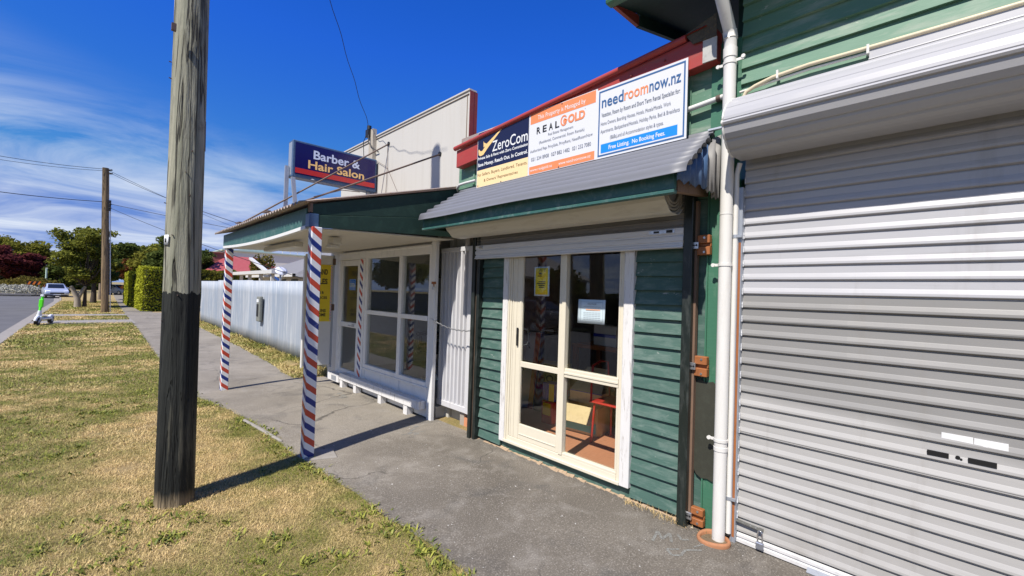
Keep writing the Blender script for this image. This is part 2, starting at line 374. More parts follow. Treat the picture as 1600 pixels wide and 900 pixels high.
def path_mat():
    """old fine asphalt footpath: pale worn grey, darker stains, white flecks of paint and lichen, dust along the wall"""
    m, t, b = newmat('worn_footpath'); c = coords(t, 'Object')
    n1 = tnoise(t, c, .9, 5, .6, None, .6); n2 = tnoise(t, c, 95, 5, .75); n3 = tnoise(t, c, 3.6, 6, .62, None, .5)
    sy = t.nodes.new('ShaderNodeSeparateXYZ'); t.links.new(c, sy.inputs[0])          # the stretch by the barber's is an older, paler patch
    old = ramp(t, mathn(t, 'ADD', sy.outputs[1], mathn(t, 'MULTIPLY', n3, 2.2)), 4.2, 5.6)
    cc = mixc(t, ramp(t, n1, .35, .68), mixc(t, old, (.112, .098, .080), (.190, .169, .138)), mixc(t, old, (.172, .153, .127), (.280, .252, .208)))
    cc = mixc(t, mathn(t, 'MULTIPLY', ramp(t, n3, .52, .72), .45), cc, (.30, .28, .25))
    cc = mixc(t, mathn(t, 'MULTIPLY', ramp(t, tnoise(t, c, 2.1, 5, .6, None, .8), .55, .72), .75), cc, (.085, .08, .073))
    cc = mixc(t, mathn(t, 'MULTIPLY', ramp(t, n2, .47, .33), .75), cc, (.075, .070, .062))
    cc = mixc(t, mathn(t, 'MULTIPLY', ramp(t, n2, .54, .68), .75), cc, (.42, .39, .345))
    for sc, th, col, ns, nt_ in ((16, .11, (.66, .65, .62), 1.4, .44), (38, .16, (.52, .51, .48), 2.3, .44), (24, .10, (.05, .05, .05), 1.9, .55)):
        vo = t.nodes.new('ShaderNodeTexVoronoi'); vo.inputs['Scale'].default_value = sc
        w = t.nodes.new('ShaderNodeVectorMath'); w.operation = 'MULTIPLY_ADD'
        nn = t.nodes.new('ShaderNodeTexNoise'); nn.inputs['Scale'].default_value = 30; t.links.new(c, nn.inputs['Vector'])
        t.links.new(nn.outputs['Color'], w.inputs[0]); w.inputs[1].default_value = (.04, .04, .04); t.links.new(c, w.inputs[2])
        t.links.new(w.outputs[0], vo.inputs['Vector'])
        sepc = t.nodes.new('ShaderNodeSeparateColor'); t.links.new(vo.outputs['Color'], sepc.inputs[0])
        k = mathn(t, 'LESS_THAN', vo.outputs['Distance'], mathn(t, 'MULTIPLY', sepc.outputs[0], th))
        k = mathn(t, 'MULTIPLY', k, mathn(t, 'GREATER_THAN', sepc.outputs[1], .72))
        k = mathn(t, 'MULTIPLY', k, mathn(t, 'GREATER_THAN', tnoise(t, c, ns, 3), nt_))
        cc = mixc(t, k, cc, col)
    cw = t.nodes.new('ShaderNodeVectorMath'); cw.operation = 'MULTIPLY_ADD'; cn = t.nodes.new('ShaderNodeTexNoise'); cn.inputs['Scale'].default_value = 2.6; cn.inputs['Detail'].default_value = 5
    t.links.new(c, cn.inputs['Vector']); t.links.new(cn.outputs['Color'], cw.inputs[0]); cw.inputs[1].default_value = (.55, .55, 0); t.links.new(c, cw.inputs[2])
    cv = t.nodes.new('ShaderNodeTexVoronoi'); cv.feature = 'DISTANCE_TO_EDGE'; cv.inputs['Scale'].default_value = .42; t.links.new(cw.outputs[0], cv.inputs['Vector'])
    crack = mathn(t, 'MULTIPLY', ramp(t, cv.outputs['Distance'], .006, .002), ramp(t, tnoise(t, c, .6, 2), .46, .56))
    cc = mixc(t, mathn(t, 'MULTIPLY', crack, .7), cc, (.05, .045, .04))
    t.links.new(cc, b.inputs['Base Color']); b.inputs['Roughness'].default_value = .93; b.inputs['Specular IOR Level'].default_value = .25
    bump(t, b, mathn(t, 'ADD', n2, mathn(t, 'MULTIPLY', n3, 1.5)), .45, .006); return m
PATHM = path_mat()
CONC = paint('pale_concrete', (.27, .25, .225), .9, .18, (.16, .145, .12), .6, 4, fine=150, bmp=.4)

def sheet_poly(name, poly, z, mat, kind='structure'):
    mb = MB(); n = len(poly)
    bm = bmesh.new(); vs = [bm.verts.new((x, y, z)) for x, y in poly]; bm.faces.new(vs)
    bmesh.ops.triangulate(bm, faces=bm.faces[:]); bm.normal_update()
    for f in bm.faces:
        if f.normal.z < 0: f.normal_flip()
    me = bpy.data.meshes.new(name); bm.to_mesh(me); bm.free(); me.materials.append(mat)
    o = bpy.data.objects.new(name, me); COL.objects.link(o); o['kind'] = kind; return o
def slab(name, poly, z0, z1, mat):
    mb = MB(); mb.prism(poly, z0, z1, 'z'); o = mb.build(name, mat, loc=(0, 0, 0)); o['kind'] = 'structure'; return o

sheet_poly('ground', [(-900, -400), (900, -400), (900, 1500), (-900, 1500)], -.15, FARGRASS)
sheet_poly('road', [(-10.5, -60), (-1.9, -60), (-1.9, 54), (-2.35, 66), (-3.2, 72), (-40, 75), (-40, 52), (-10.5, 50)], -.125, ASPHALT)
# raised verge the footpath, fence and shops stand on
def kerb_x(y): return -1.60-max(0, y-50)*.035
slab('verge', [(kerb_x(y)+.13, y) for y in (-40, 0, 20, 50, 60, 72)]+[(40, 76), (90, 76), (90, -40)], -.2, 0, SOIL)
kb = MB(); gb = MB(); ys = list(np.arange(-20, 72, 2.0))
for a, b in zip(ys[:-1], ys[1:]):
    for mb, o0, o1, z0, z1 in ((kb, 0, .125, -.2, .008), (gb, -.32, -.003, -.19, -.118)):
        w = random.uniform(-.004, .004)
        vs = [(kerb_x(a)+o0, a+.006, z0), (kerb_x(a)+o1, a+.006, z0), (kerb_x(b)+o1, b, z0), (kerb_x(b)+o0, b, z0)]
        vs += [(x+(.03 if (z1 > 0 and i in (0, 3)) else 0), y, z1+w) for i, (x, y, z) in enumerate(vs)]
        mb.add(vs, [(0,3,2,1),(4,5,6,7),(0,1,5,4),(1,2,6,5),(2,3,7,6),(3,0,4,7)])
o = kb.build('kerb', CONC, loc=(0, 0, 0), bev=.015); o['kind'] = 'structure'
o = gb.build('gutter', CONC, loc=(0, 0, 0)); o['kind'] = 'structure'
far = slab('far_verge', [(-10.6, -60), (-10.6, 49), (-40, 51), (-40, -60)], -.2, 0, ground_mat('watered_lawn', (.05, .075, .02), (.08, .10, .03), (.12, .12, .05), 1.2, fine=30))
# footpath: ragged left edge where the grass creeps over it
LE = [(-30, 1.7), (0, 1.68), (1.2, 1.63), (1.94, 1.61), (3.27, 1.56), (4.0, 1.50), (4.5, 1.46), (5.2, 1.48), (5.8, 1.45), (6.6, 1.33), (7.5, 1.17), (9, 1.12), (12, 1.12), (16, 1.2), (20, 1.27), (24.5, 1.3), (40, 1.5), (75, 2.3)]
RE = [(-30, 3.2), (8.05, 3.2), (8.2, 2.62), (9.7, 2.77), (13, 2.9), (17.4, 2.99), (20.2, 3.05), (23, 3.0), (23.1, 3.6), (30.3, 3.6), (30.5, 2.55), (40, 2.8), (75, 3.6)]
def interp(tab, y): return float(np.interp(y, [a for a, _ in tab], [b for _, b in tab]))
def edge_l(y): return interp(LE, y)+.035*noise.noise((y*1.9, 3.1, 0))+.02*noise.noise((y*7, 1.1, 0))
def edge_r(y): return interp(RE, y)+(.05*noise.noise((y*2.1, 9.1, 0)) if y > 8.2 else 0)
yl = list(np.arange(-30, 0, 3))+list(np.arange(0, 12, .12))+list(np.arange(12, 40, .5))+list(np.arange(40, 75.1, 2.5))
mb = MB(); vs = []
for y in yl:
    l, r = edge_l(y), edge_r(y)
    for k in range(9):
        u = k/8; vs.append((l+(r-l)*u, y, .004+.010*math.sin(math.pi*u)))
fs = [(i*9+k, i*9+k+1, (i+1)*9+k+1, (i+1)*9+k) for i in range(len(yl)-1) for k in range(8)]
mb.add(vs, fs, True); o = mb.build('footpath', PATHM, loc=(0, 0, 0)); o['kind'] = 'structure'
# concrete vehicle crossings through the verge
def crossing(y0, y1, y2, y3):
    mb = MB(); mb.sheet(lambda u, v: (-1.47+u*(2.85), (y0+(y2-y0)*u)*(1-v)+(y1+(y3-y1)*u)*v, .010+.004*math.sin(u*3)), 8, 3)
    o = mb.build('driveway_crossing', CONC, loc=(0, 0, 0)); o['kind'] = 'structure'
crossing(23.0, 24.6, 22.5, 25.4); crossing(27.6, 29.3, 27.8, 29.0)
# concrete nib and edging at the foot of the near striped post
mb = MB(); mb.prism([(1.36, 5.95), (1.41, 5.5), (1.47, 4.9), (1.505, 4.9), (1.455, 5.5), (1.40, 5.96)], -.05, .022, 'z')
mb.prism([(1.49, 4.22), (1.75, 4.12), (1.80, 4.36), (1.60, 4.44), (1.48, 4.40)], -.05, .022, 'z')
o = mb.build('path_edging', CONC, loc=(0, 0, 0), bev=.012); o['kind'] = 'structure'
# chalk-like survey marks sprayed on the path, paint drips
CHALK = paint('worn_white_spray_paint', (.225, .23, .215), .9, .2, (.135, .125, .11), .95, 22, bmp=.1, dlo=.44, dhi=.56)
mb = MB()
def stroke(pts, w=.018):
    for (x0, y0), (x1, y1) in zip(pts[:-1], pts[1:]):
        d = Vector((x1-x0, y1-y0, 0)).normalized(); n = Vector((-d.y, d.x, 0))*w/2
        zz = lambda x, y: .0018+.004+.010*math.sin(math.pi*max(0, min(1, (x-edge_l(y))/(edge_r(y)-edge_l(y)))))
        mb.add([(x0-n.x, y0-n.y, zz(x0, y0)), (x1-n.x, y1-n.y, zz(x1, y1)), (x1+n.x, y1+n.y, zz(x1, y1)), (x0+n.x, y0+n.y, zz(x0, y0))], [(0, 1, 2, 3)])
stroke([(2.72, 1.43), (2.86, 1.47), (2.79, 1.40), (2.90, 1.40), (2.80, 1.34)], .02)
stroke([(2.93, 1.36), (2.88, 1.31), (2.92, 1.28)], .018)
stroke([(2.86, 1.17), (2.78, 1.24), (2.70, 1.23), (2.66, 1.27), (2.70, 1.32), (2.76, 1.27)], .018)
stroke([(2.99, 1.17), (2.86, 1.22)], .012)
for cx0, cy0 in ((2.70, 4.42), (2.70, 6.45)):
    for k in range(9):
        a = random.uniform(-.1, .1); b = random.uniform(-.16, .16)
        stroke([(cx0+a, cy0+b), (cx0+a+random.uniform(.03, .09), cy0+b+random.uniform(-.06, .06))], random.uniform(.015, .045))
    stroke([(cx0-.17, cy0-.1), (cx0+.12, cy0-.13)], .012)
o = mb.build('path_markings', CHALK, loc=(0, 0, 0)); o['kind'] = 'structure'

# ================================================================== MAIN SHOP (green weatherboards, sliding door)
def boards(mb, y0, y1, z0, z1, x=3.15, pitch=.1085, proud=.030, jit=.004, first=None):
    """lapped boards facing the street, bottom edge of each board standing proud"""
    z = z0; k = 0
    while z < z1-.01:
        zt = min(z+pitch+.012, z1); j = random.uniform(-jit, jit); p = proud+random.uniform(-.003, .004)
        p1 = p+random.uniform(-.003, .003)
        vs = [(x+.012, y0, z+j+.004), (x-p, y0, z+j), (x-.002, y0, zt), (x+.012, y0, zt)]
        vs2 = [(x+.012, y1, z-j), (x-p1, y1, z-j), (x-.003, y1, zt), (x+.012, y1, zt)]
        mb.add(vs+vs2, [(0,1,2,3),(7,6,5,4),(0,4,5,1),(1,5,6,2),(2,6,7,3),(3,7,4,0)])
        z += pitch; k += 1
SHOP = thing('weatherboard_shop', 'low green weatherboard shop with cream glazed sliding door and red parapet board', 'shop', (3.15, 2.6, 0))
mb = MB(); boards(mb, 3.37, 3.72, .035, 2.3); boards(mb, 1.435, 1.852, .035, 2.3)
mb.box(3.164, 3.30, 3.36, 3.83, 0, 2.32); mb.box(3.164, 3.30, 1.30, 1.86, 0, 2.32); mb.box(3.164, 3.30, 1.86, 3.36, -.05, .097); mb.box(3.164, 3.30, 1.86, 3.36, 2.06, 2.32)
mb.box(3.148, 3.163, 1.86, 3.36, .0, .085)
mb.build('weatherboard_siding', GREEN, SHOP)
mb = MB(); mb.prism([(1.24, 2.325), (4.28, 2.325), (4.28, 3.20), (1.24, 3.42)], 3.17, 3.28, 'x')
for y in np.arange(1.45, 4.2, .42): mb.box(3.158, 3.169, y, y+.03, 2.33, 3.25)
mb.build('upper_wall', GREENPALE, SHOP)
mb = MB(); mb.box(3.152, 3.30, 1.10, 1.30, 0, 3.4); mb.box(3.140, 3.151, 1.29, 1.30, 0, 2.6); mb.box(3.1405, 3.151, 1.19, 1.20, 0, 2.6)
mb.build('corner_board', GREENFLAT, SHOP)
DKPATCH = paint('dark_patch_paint', (.035, .036, .026), .6, .2, (.06, .07, .05), .3, 5)
mb = MB(); pts = [(1.352, 1.02), (1.352, .40), (1.335, .372), (1.30, .352), (1.26, .36), (1.225, .35), (1.20, .37), (1.20, 1.01), (1.235, 1.035), (1.28, 1.022), (1.32, 1.04)]
mb.prism([(a, b) for a, b in pts], 3.1375, 3.1405, 'x'); mb.build('paint_patch', DKPATCH, SHOP)
# shell: floor, rear and side walls, ceiling, roof
mb = MB(); mb.box(3.30, 7.6, 1.2, 4.2, -.1, .1); mb.build('shop_floor', ROOMFLOOR, SHOP)
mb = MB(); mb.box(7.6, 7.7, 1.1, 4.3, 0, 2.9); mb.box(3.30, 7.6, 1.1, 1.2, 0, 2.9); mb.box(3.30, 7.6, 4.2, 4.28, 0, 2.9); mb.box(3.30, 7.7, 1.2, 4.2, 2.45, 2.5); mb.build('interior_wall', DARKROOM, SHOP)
mb = MB(); mb.prism([(3.13, 3.36), (12, 3.75), (12, 3.80), (3.13, 3.41)], 1.25, 4.2, 'y'); mb.build('roof', RUSTZ, SHOP)
# red parapet fascia rising slightly towards the taller building, rolled cap on top
def rz(y): return 3.258+(3.30-3.258)*0+(4.21-y)*.0735
mb = MB()
mb.add([(3.07, 4.21, rz(4.21)-.20), (3.07, 1.24, rz(1.24)-.215), (3.07, 1.24, rz(1.24)), (3.07, 4.21, rz(4.21)), (3.165, 4.21, rz(4.21)-.20), (3.165, 1.24, rz(1.24)-.215), (3.165, 1.24, rz(1.24)), (3.165, 4.21, rz(4.21))],
       [(0,3,2,1),(4,5,6,7),(0,1,5,4),(1,2,6,5),(2,3,7,6),(3,0,4,7)])
fas = mb.build('parapet_fascia', RED, SHOP, bev=.004)
mb = MB(); mb.tube([(3.055, 4.225, rz(4.22)+.022), (3.055, 1.45, rz(1.45)+.022)], .026, 12); mb.add([(3.035, 4.225, rz(4.22)+.035), (3.035, 1.3, rz(1.3)+.035), (3.2, 1.3, rz(1.3)+.048), (3.2, 4.225, rz(4.22)+.048)], [(0, 1, 2, 3), (3, 2, 1, 0)])
mb.build('parapet_cap', RED, SHOP)
mb = MB()
for y in (3.6, 2.9, 1.62, 1.9): mb.disc((3.065, y, rz(y)-.06), (1, 0, 0), .008, .014, 8)
mb.build('fascia_bolt', MAROON, SHOP)
mb = MB(); mb.box(3.058, 3.0685, 1.235, 1.33, rz(1.3)-.213, rz(1.3)-.055); mb.build('bare_fascia_end', paint('bare_primed_board', (.42, .42, .40), .7, .15, (.2, .2, .19), .5, 9), SHOP)
mb = MB(); mb.prism([(1.235, rz(1.24)-.06), (1.40, rz(1.4)-.045), (1.46, rz(1.46)+.05), (1.235, rz(1.24)+.10)], 3.052, 3.058, 'x'); mb.build('rotten_cap_end', paint('rotten_timber', (.07, .06, .045), .95, .5, (.2, .15, .08), .6, 20, bmp=.8), SHOP)
mb = MB(); mb.tube([(3.12, 4.2, 2.865), (3.12, 4.08, 2.87), (3.12, 3.9, 2.87)], .016, 8); mb.tube([(3.12, 4.2, 2.865), (3.14, 4.27, 2.84), (3.2, 4.32, 2.80)], .016, 8); mb.tube([(3.12, 1.46, 2.985), (3.12, 1.16, 3.01)], .019, 10)
mb.build('wall_conduit', PVC, SHOP); 
mb = MB(); mb.tube([(3.12, 1.25, 3.002), (3.12, 1.222, 3.004)], .024, 10); mb.build('rusty_clip', IRON, SHOP)
# door joinery --------------------------------------------------
mb = MB(); mb.box(3.105, 3.163, 3.297, 3.370, .092, 2.055); mb.box(3.098, 3.163, 1.848, 1.935, .10, 2.055); mb.build('timber_jamb', PEEL, SHOP, bev=.004)
mb = MB()                                                        # aluminium outer frame and fixed light
mb.box(3.112, 3.163, 3.240, 3.296, .10, 2.055); mb.box(3.118, 3.163, 1.936, 1.972, .10, 2.055); mb.box(3.112, 3.163, 1.972, 3.240, .10, .168)
mb.box(3.104, 3.163, 2.532, 2.575, .168, 2.055); mb.box(3.112, 3.163, 1.972, 2.532, .168, .190); mb.box(3.112, 3.163, 1.972, 2.532, .866, .944); mb.box(3.105, 3.112, 1.972, 2.532, .895, .915)
mb.box(3.120, 3.163, 1.972, 3.240, 2.0, 2.055); mb.box(3.117, 3.163, 1.972, 1.990, .19, 2.0); mb.box(3.095, 3.112, 1.936, 3.296, .098, .125); mb.box(3.10, 3.112, 3.262, 3.272, .125, 2.0)
frame = mb.build('door_frame', CREAM, SHOP, bev=.003)
mb = MB(); mb.box(3.146, 3.152, 1.975, 2.535, .185, .870); mb.box(3.1461, 3.1521, 1.975, 2.535, .940, 2.01); mb.build('fixed_glass', GLASS, SHOP)
mb = MB()                                                        # sliding leaf stands a little proud
mb.box(3.118, 3.143, 3.092, 3.238, .17, 2.0); mb.box(3.112, 3.118, 3.10, 3.125, .17, 2.0); mb.box(3.112, 3.118, 3.165, 3.172, .17, 2.0); mb.box(3.112, 3.118, 3.21, 3.225, .17, 2.0)
mb.box(3.1165, 3.143, 2.576, 2.616, .17, 2.0); mb.box(3.118, 3.143, 2.616, 3.092, .17, .318); mb.box(3.112, 3.118, 2.616, 3.092, .215, .228); mb.box(3.118, 3.143, 2.616, 3.092, .880, .934)
leaf = mb.build('sliding_door', CREAM, SHOP, bev=.003)
mb = MB(); mb.box(3.128, 3.134, 2.614, 3.094, .315, .883); mb.box(3.1281, 3.1341, 2.614, 3.094, .931, 2.0); mb.build('door_glass', GLASS, leaf)
mb = MB(); mb.box(3.100, 3.1115, 3.128, 3.150, 1.085, 1.265); mb.box(3.092, 3.0999, 3.133, 3.145, 1.15, 1.20); mb.build('handle', BLACK, leaf, bev=.005, segs=2)
mb = MB(); mb.tube([(3.136, 3.082, 1.25), (3.165, 3.06, 1.245), (3.178, 3.05, 1.20), (3.178, 3.05, 1.14), (3.165, 3.06, 1.10), (3.136, 3.082, 1.095)], .009, 8); mb.build('inside_handle', BLACK, leaf)
# crumbly strip of old concrete along the foot of the wall
mb = MB()
for k in range(60):
    y = 1.4+k*.042; h = random.uniform(.006, .03)*(1 if k < 48 else .5); d = random.uniform(.02, .055)
    mb.add([(3.15, y, -.01), (3.15-d, y+random.uniform(-.01, .01), .005), (3.15-d*.9, y+.045, .005), (3.15, y+.045, -.01), (3.15, y, h), (3.15, y+.045, h*.8)], [(0, 1, 4), (1, 2, 5, 4), (2, 3, 5)])
mb.build('broken_footing', paint('crumbling_mortar', (.40, .29, .19), .95, .25, (.2, .16, .12), .5, 14, bmp=.8), SHOP)
# house number, painted over
mb = MB(); letters(mb, '373', face_street(3.1325), -3.640, -3.452, 1.772, .075, .02); mb.build('house_number', paint('overpainted_numerals', (.05, .085, .075), .6, .1), SHOP)

# awning --------------------------------------------------------
AW = thing('shop_awning', 'grey corrugated iron awning sloping out over the sliding door with one ragged end', 'awning', (2.9, 2.7, 2.3))
AWM = paint('grey_painted_iron', (.160, .165, .185), .5, .14, (.10, .10, .11), .45, 2.5, (1, .25, 1), bmp=.05)
def corr(u, n, amp): return amp*math.cos(2*math.pi*n*u)
def awn(u, v):                      # u along the slope (wall to lip), v along the street; ribs run along the street
    sx = 3.155+(2.485-3.155)*u; szz = 2.785+(2.372-2.785)*u; ya = 1.265-.11*u; yb = 4.21-.15*u
    nx, nz = .525, -.85
    a = corr(u, 6.5, .023); sag = -.006*math.sin(v*9)
    return (sx-nx*a, ya+(yb-ya)*v+(.012*math.sin(u*40) if v < .01 or v > .99 else 0), szz-nz*a+sag*u)
mb = MB(); mb.sheet(awn, 78, 24); mb.build('corrugated_sheet', AWM, AW, solid=.0025)
mb = MB(); mb.box(2.560, 2.590, 1.265, 4.08, 2.272, 2.385); mb.box(2.552, 2.596, 1.265, 4.08, 2.248, 2.271)
mb.build('fascia_board', TEAL, AW, bev=.004)
mb = MB()
for y in (1.36, 2.3, 3.3, 4.0): mb.prism([(2.60, 2.27), (3.16, 2.62), (3.16, 2.735), (2.60, 2.39)], y-.02, y+.02, 'y')
mb.build('rafter', DARKPOST, AW)
mb = MB(); mb.prism([(2.60, 2.27), (3.14, 2.27), (3.14, 2.72), (2.60, 2.385)], 4.05, 4.075, 'y'); mb.build('end_panel', GREENDARK, AW)
def endsheet(x0, x1, zt0, zt1, zb0, zb1, y, n, amp):
    def fn(u, v):
        x = x0+(x1-x0)*u; zt = zt0+(zt1-zt0)*u; zb = zb0+(zb1-zb0)*u+.012*math.sin(u*50)
        return (x, y+amp*math.cos(2*math.pi*n*u), zt+(zb-zt)*v)
    return fn
mb = MB(); mb.sheet(endsheet(2.53, 2.95, 2.385, 2.64, 2.31, 2.34, 1.225, 5, .012), 40, 2); mb.build('end_flashing', FRAMEBLUE, AW, solid=.002)
mb = MB(); mb.sheet(endsheet(2.96, 3.10, 2.64, 2.74, 2.33, 2.29, 1.225, 1.5, .02), 24, 2); mb.build('bent_flashing', DARKSLAT, AW, solid=.002)
mb = MB(); mb.rod((2.60, 1.29, 2.31), (3.15, 1.33, 2.38), .05, .09); mb.build('end_timber', BARETIMBER, AW)
mb = MB(); mb.rod((3.02, 1.26, 2.755), (3.05, 1.12, 2.765), .03, .012); mb.build('flashing_strap', ZINC, AW)
# roller shutter over the door: beige drum cover, short length of slats, guides
RS = thing('roller_shutter', 'beige roller shutter drum over the sliding door with its grey slats barely lowered', 'shutter', (3.0, 2.6, 1.97))
def drum(cx0, cz0, r, a0, a1, n, lip=0):
    return [(cx0+r*math.cos(a0+(a1-a0)*k/n), cz0+r*math.sin(a0+(a1-a0)*k/n)) for k in range(n+1)]
def shell(mb, prof, y0, y1, nseg=1):
    o = len(mb.v)
    for (x, z) in prof: mb.v.append((x, y0, z)); mb.v.append((x, y1, z))
    for i in range(len(prof)-1): mb.f.append((o+2*i, o+2*i+1, o+2*i+3, o+2*i+2)); mb.sm.append(False); mb.mi.append(mb.m)
prof = []
for k in range(17):
    a = R(150)+R(165)*k/16; rr = .168+(.007 if k % 4 in (1, 2) else 0); prof.append((2.93+rr*math.cos(a), 2.362+rr*math.sin(a)))
mb = MB(); shell(mb, prof, 1.44, 3.95); mb.build('drum_cover', CREAM2, RS, solid=.003)
mb = MB()
for rr in (.158, .135, .112, .09): mb.tube([(2.93+rr*math.cos(R(a)), 1.455+.01*(rr*50 % 1), 2.362+rr*math.sin(R(a))) for a in range(0, 361, 15)], .010, 6)
mb.build('rolled_slats', paint('grubby_slat_ends', (.30, .27, .22), .6, .2, (.12, .1, .08), .6, 12), RS)
mb = MB(); mb.tube([(2.93, 1.47, 2.362), (2.93, 3.93, 2.362)], .085, 16); mb.build('drum', DARKSLAT, RS)
prof = []; z = 2.42
while z > 2.10: prof += [(3.080, z), (3.074, z-.028), (3.068, z-.034), (3.080, z-.040)]; z -= .042
mb = MB(); shell(mb, prof, 1.438, 3.78); mb.build('slat_curtain', DARKSLAT, RS, solid=.002)
prof = [(3.078, 2.118), (3.060, 2.112), (3.060, 2.076), (3.068, 2.070), (3.068, 2.058), (3.058, 2.052), (3.058, 2.022), (3.066, 2.016), (3.066, 2.006), (3.058, 2.000), (3.058, 1.984), (3.050, 1.980), (3.050, 1.972), (3.078, 1.968)]
mb = MB(); shell(mb, prof, 1.436, 3.79); br = mb.build('bottom_rail', SHUTW, RS, solid=.002)
mb = MB(); mb.box(3.050, 3.0585, 1.50, 1.70, 2.078, 2.108); mb.box(3.0495, 3.0585, 3.66, 3.72, 2.08, 2.105); mb.build('lock_bar', STEEL, br, bev=.002)
mb = MB(); mb.box(3.046, 3.050, 1.515, 1.56, 2.083, 2.103); mb.box(3.044, 3.0495, 1.62, 1.66, 2.086, 2.1); mb.build('latch', BLACK, br)
for y0, y1, z1 in ((1.368, 1.434, 2.42), (3.785, 3.835, 2.45)):
    mb = MB(); mb.box(3.055, 3.118, y0, y1, 0, z1); mb.build('guide_rail', DARKPOST, RS, bev=.004)
mb = MB(); mb.box(3.07, 3.135, 3.722, 3.765, 0, 2.40); mb.build('guide_rail', DARKPOST, RS, bev=.004)
mb = MB(); mb.box(3.085, 3.13, 3.745, 3.784, 0, 2.40); mb.build('guide_packer', BARETIMBER, RS)
# stained timber packers with steel lugs right of the right-hand guide
def hook(zb, zt, label):
    t = thing('shutter_lug_block', label, 'wood block', (3.13, 1.31, zb))
    m = MB(); zm = (zb+zt)/2
    m.box(3.095, 3.138, 1.262, 1.352, zb, zm-.012); m.box(3.095, 3.138, 1.264, 1.350, zm+.012, zt); m.box(3.115, 3.138, 1.262, 1.352, zm-.012, zm+.012); m.build('timber_block', TIMBER, t, bev=.004)
    m = MB(); m.box(3.075, 3.095, 1.335, 1.372, zm-.028, zm+.022); m.build('steel_lug', STEEL, t, bev=.003)
    m = MB(); m.disc((3.074, 1.346, zm-.002), (1, 0, 0), .007, .004, 10); m.disc((3.074, 1.362, zm-.002), (1, 0, 0), .006, .004, 10); m.build('lug_hole', BLACK, t)
    m = MB(); m.disc((3.094, 1.30, zt-.02), (1, 0, 0), .008, .006, 10); m.disc((3.094, 1.30, zb+.02), (1, 0, 0), .008, .006, 10); m.build('bolt_head', STEEL, t)
hook(1.915, 2.055, 'orange stained timber lug block highest on the wall beside the dark shutter guide')
hook(1.065, 1.205, 'orange stained timber lug block at waist height on the wall beside the downpipe')
hook(.03, .15, 'brown timber lug block at ground level beside the terracotta drain ring')
mb = MB(); mb.box(3.10, 3.139, 1.352, 1.378, .05, 2.3); tag(mb.build('timber_batten', BARETIMBER), 'thin bare brown timber batten upright between dark shutter guide and green wall', 'batten')

# ================================================================== TALLER BUILDING WITH GARAGE ROLLER DOOR
TB = thing('garage_building', 'taller green weatherboard building with a white garage roller door and downpipe', 'building', (3.2, 0, 0))
mb = MB(); boards(mb, -4.5, 1.10, 2.63, 3.95, x=3.17, pitch=.108, proud=.03, jit=.002); mb.box(3.183, 3.32, -4.5, 1.10, 2.66, 4.2)
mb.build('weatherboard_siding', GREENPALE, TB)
mb = MB(); mb.box(3.183, 3.32, -4.5, -2.2, 0, 2.45); mb.box(3.27, 3.32, -2.2, 1.10, 0, 2.45); mb.box(3.32, 12, 1.10, 1.19, 3.3, 4.9); mb.box(3.32, 12, -4.5, -4.4, 0, 5); mb.build('shell_wall', GREENDARK, TB)
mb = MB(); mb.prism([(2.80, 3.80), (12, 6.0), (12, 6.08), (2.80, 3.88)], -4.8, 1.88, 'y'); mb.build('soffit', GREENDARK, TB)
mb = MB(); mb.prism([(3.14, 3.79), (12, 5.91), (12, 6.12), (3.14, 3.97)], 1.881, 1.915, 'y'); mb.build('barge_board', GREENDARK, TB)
mb = MB(); mb.prism([(2.78, 3.86), (12, 6.09), (12, 6.12), (2.76, 3.90)], -4.8, 1.93, 'y'); mb.build('roof', RUSTZ, TB)
mb = MB(); mb.prism([(2.72, 3.80), (2.735, 3.785), (2.80, 3.785), (2.80, 3.90), (2.725, 3.90)], -4.8, 1.93, 'y'); mb.build('gutter', GREENFLAT, TB, bev=.01)
mb = MB(); mb.box(2.801, 3.13, 1.884, 1.912, 3.79, 3.87); mb.build('gutter_end', MAROON, TB)
# downpipe with brackets
mb = MB(); X, Y = 3.075, 1.150
mb.tube([(X, Y, -.02), (X, Y, 3.30)], .040, 20); mb.tube([(X, Y, 3.27), (X, Y, 3.38), (X-.03, Y, 3.43), (X-.32, Y+.0, 3.72), (X-.335, Y, 3.80)], .040, 20)
dp = mb.build('downpipe', PVC, TB)
mb = MB(); mb.tube([(X, Y, 3.235), (X, Y, 3.30)], .0445, 20); mb.tube([(X, Y, 3.365), (X, Y, 3.375), (X-.02, Y, 3.415)], .0442, 20); mb.tube([(X, Y, .60), (X, Y, .625)], .0435, 20); mb.tube([(X, Y, 2.175), (X, Y, 2.18)], .042, 20)
mb.build('pipe_socket', PVC, dp)
for z in (.66, 1.83, 3.19):
    mb = MB(); mb.tube([(X, Y, z), (X, Y, z+.018)], .0445, 20); mb.box(3.07, 3.076, Y+.04, Y+.085, z, z+.018); mb.tube([(3.066, Y+.077, z+.009), (3.08, Y+.077, z+.009)], .013, 10); mb.box(3.08, 3.15, Y+.045, Y+.052, z+.003, z+.015)
    if z > 3: mb.tube([(3.066, Y-.085, z+.03), (3.08, Y-.085, z+.03)], .013, 10); mb.box(3.07, 3.076, Y-.09, Y-.04, z+.01, z+.028)
    mb.build('bracket', PVC, dp)
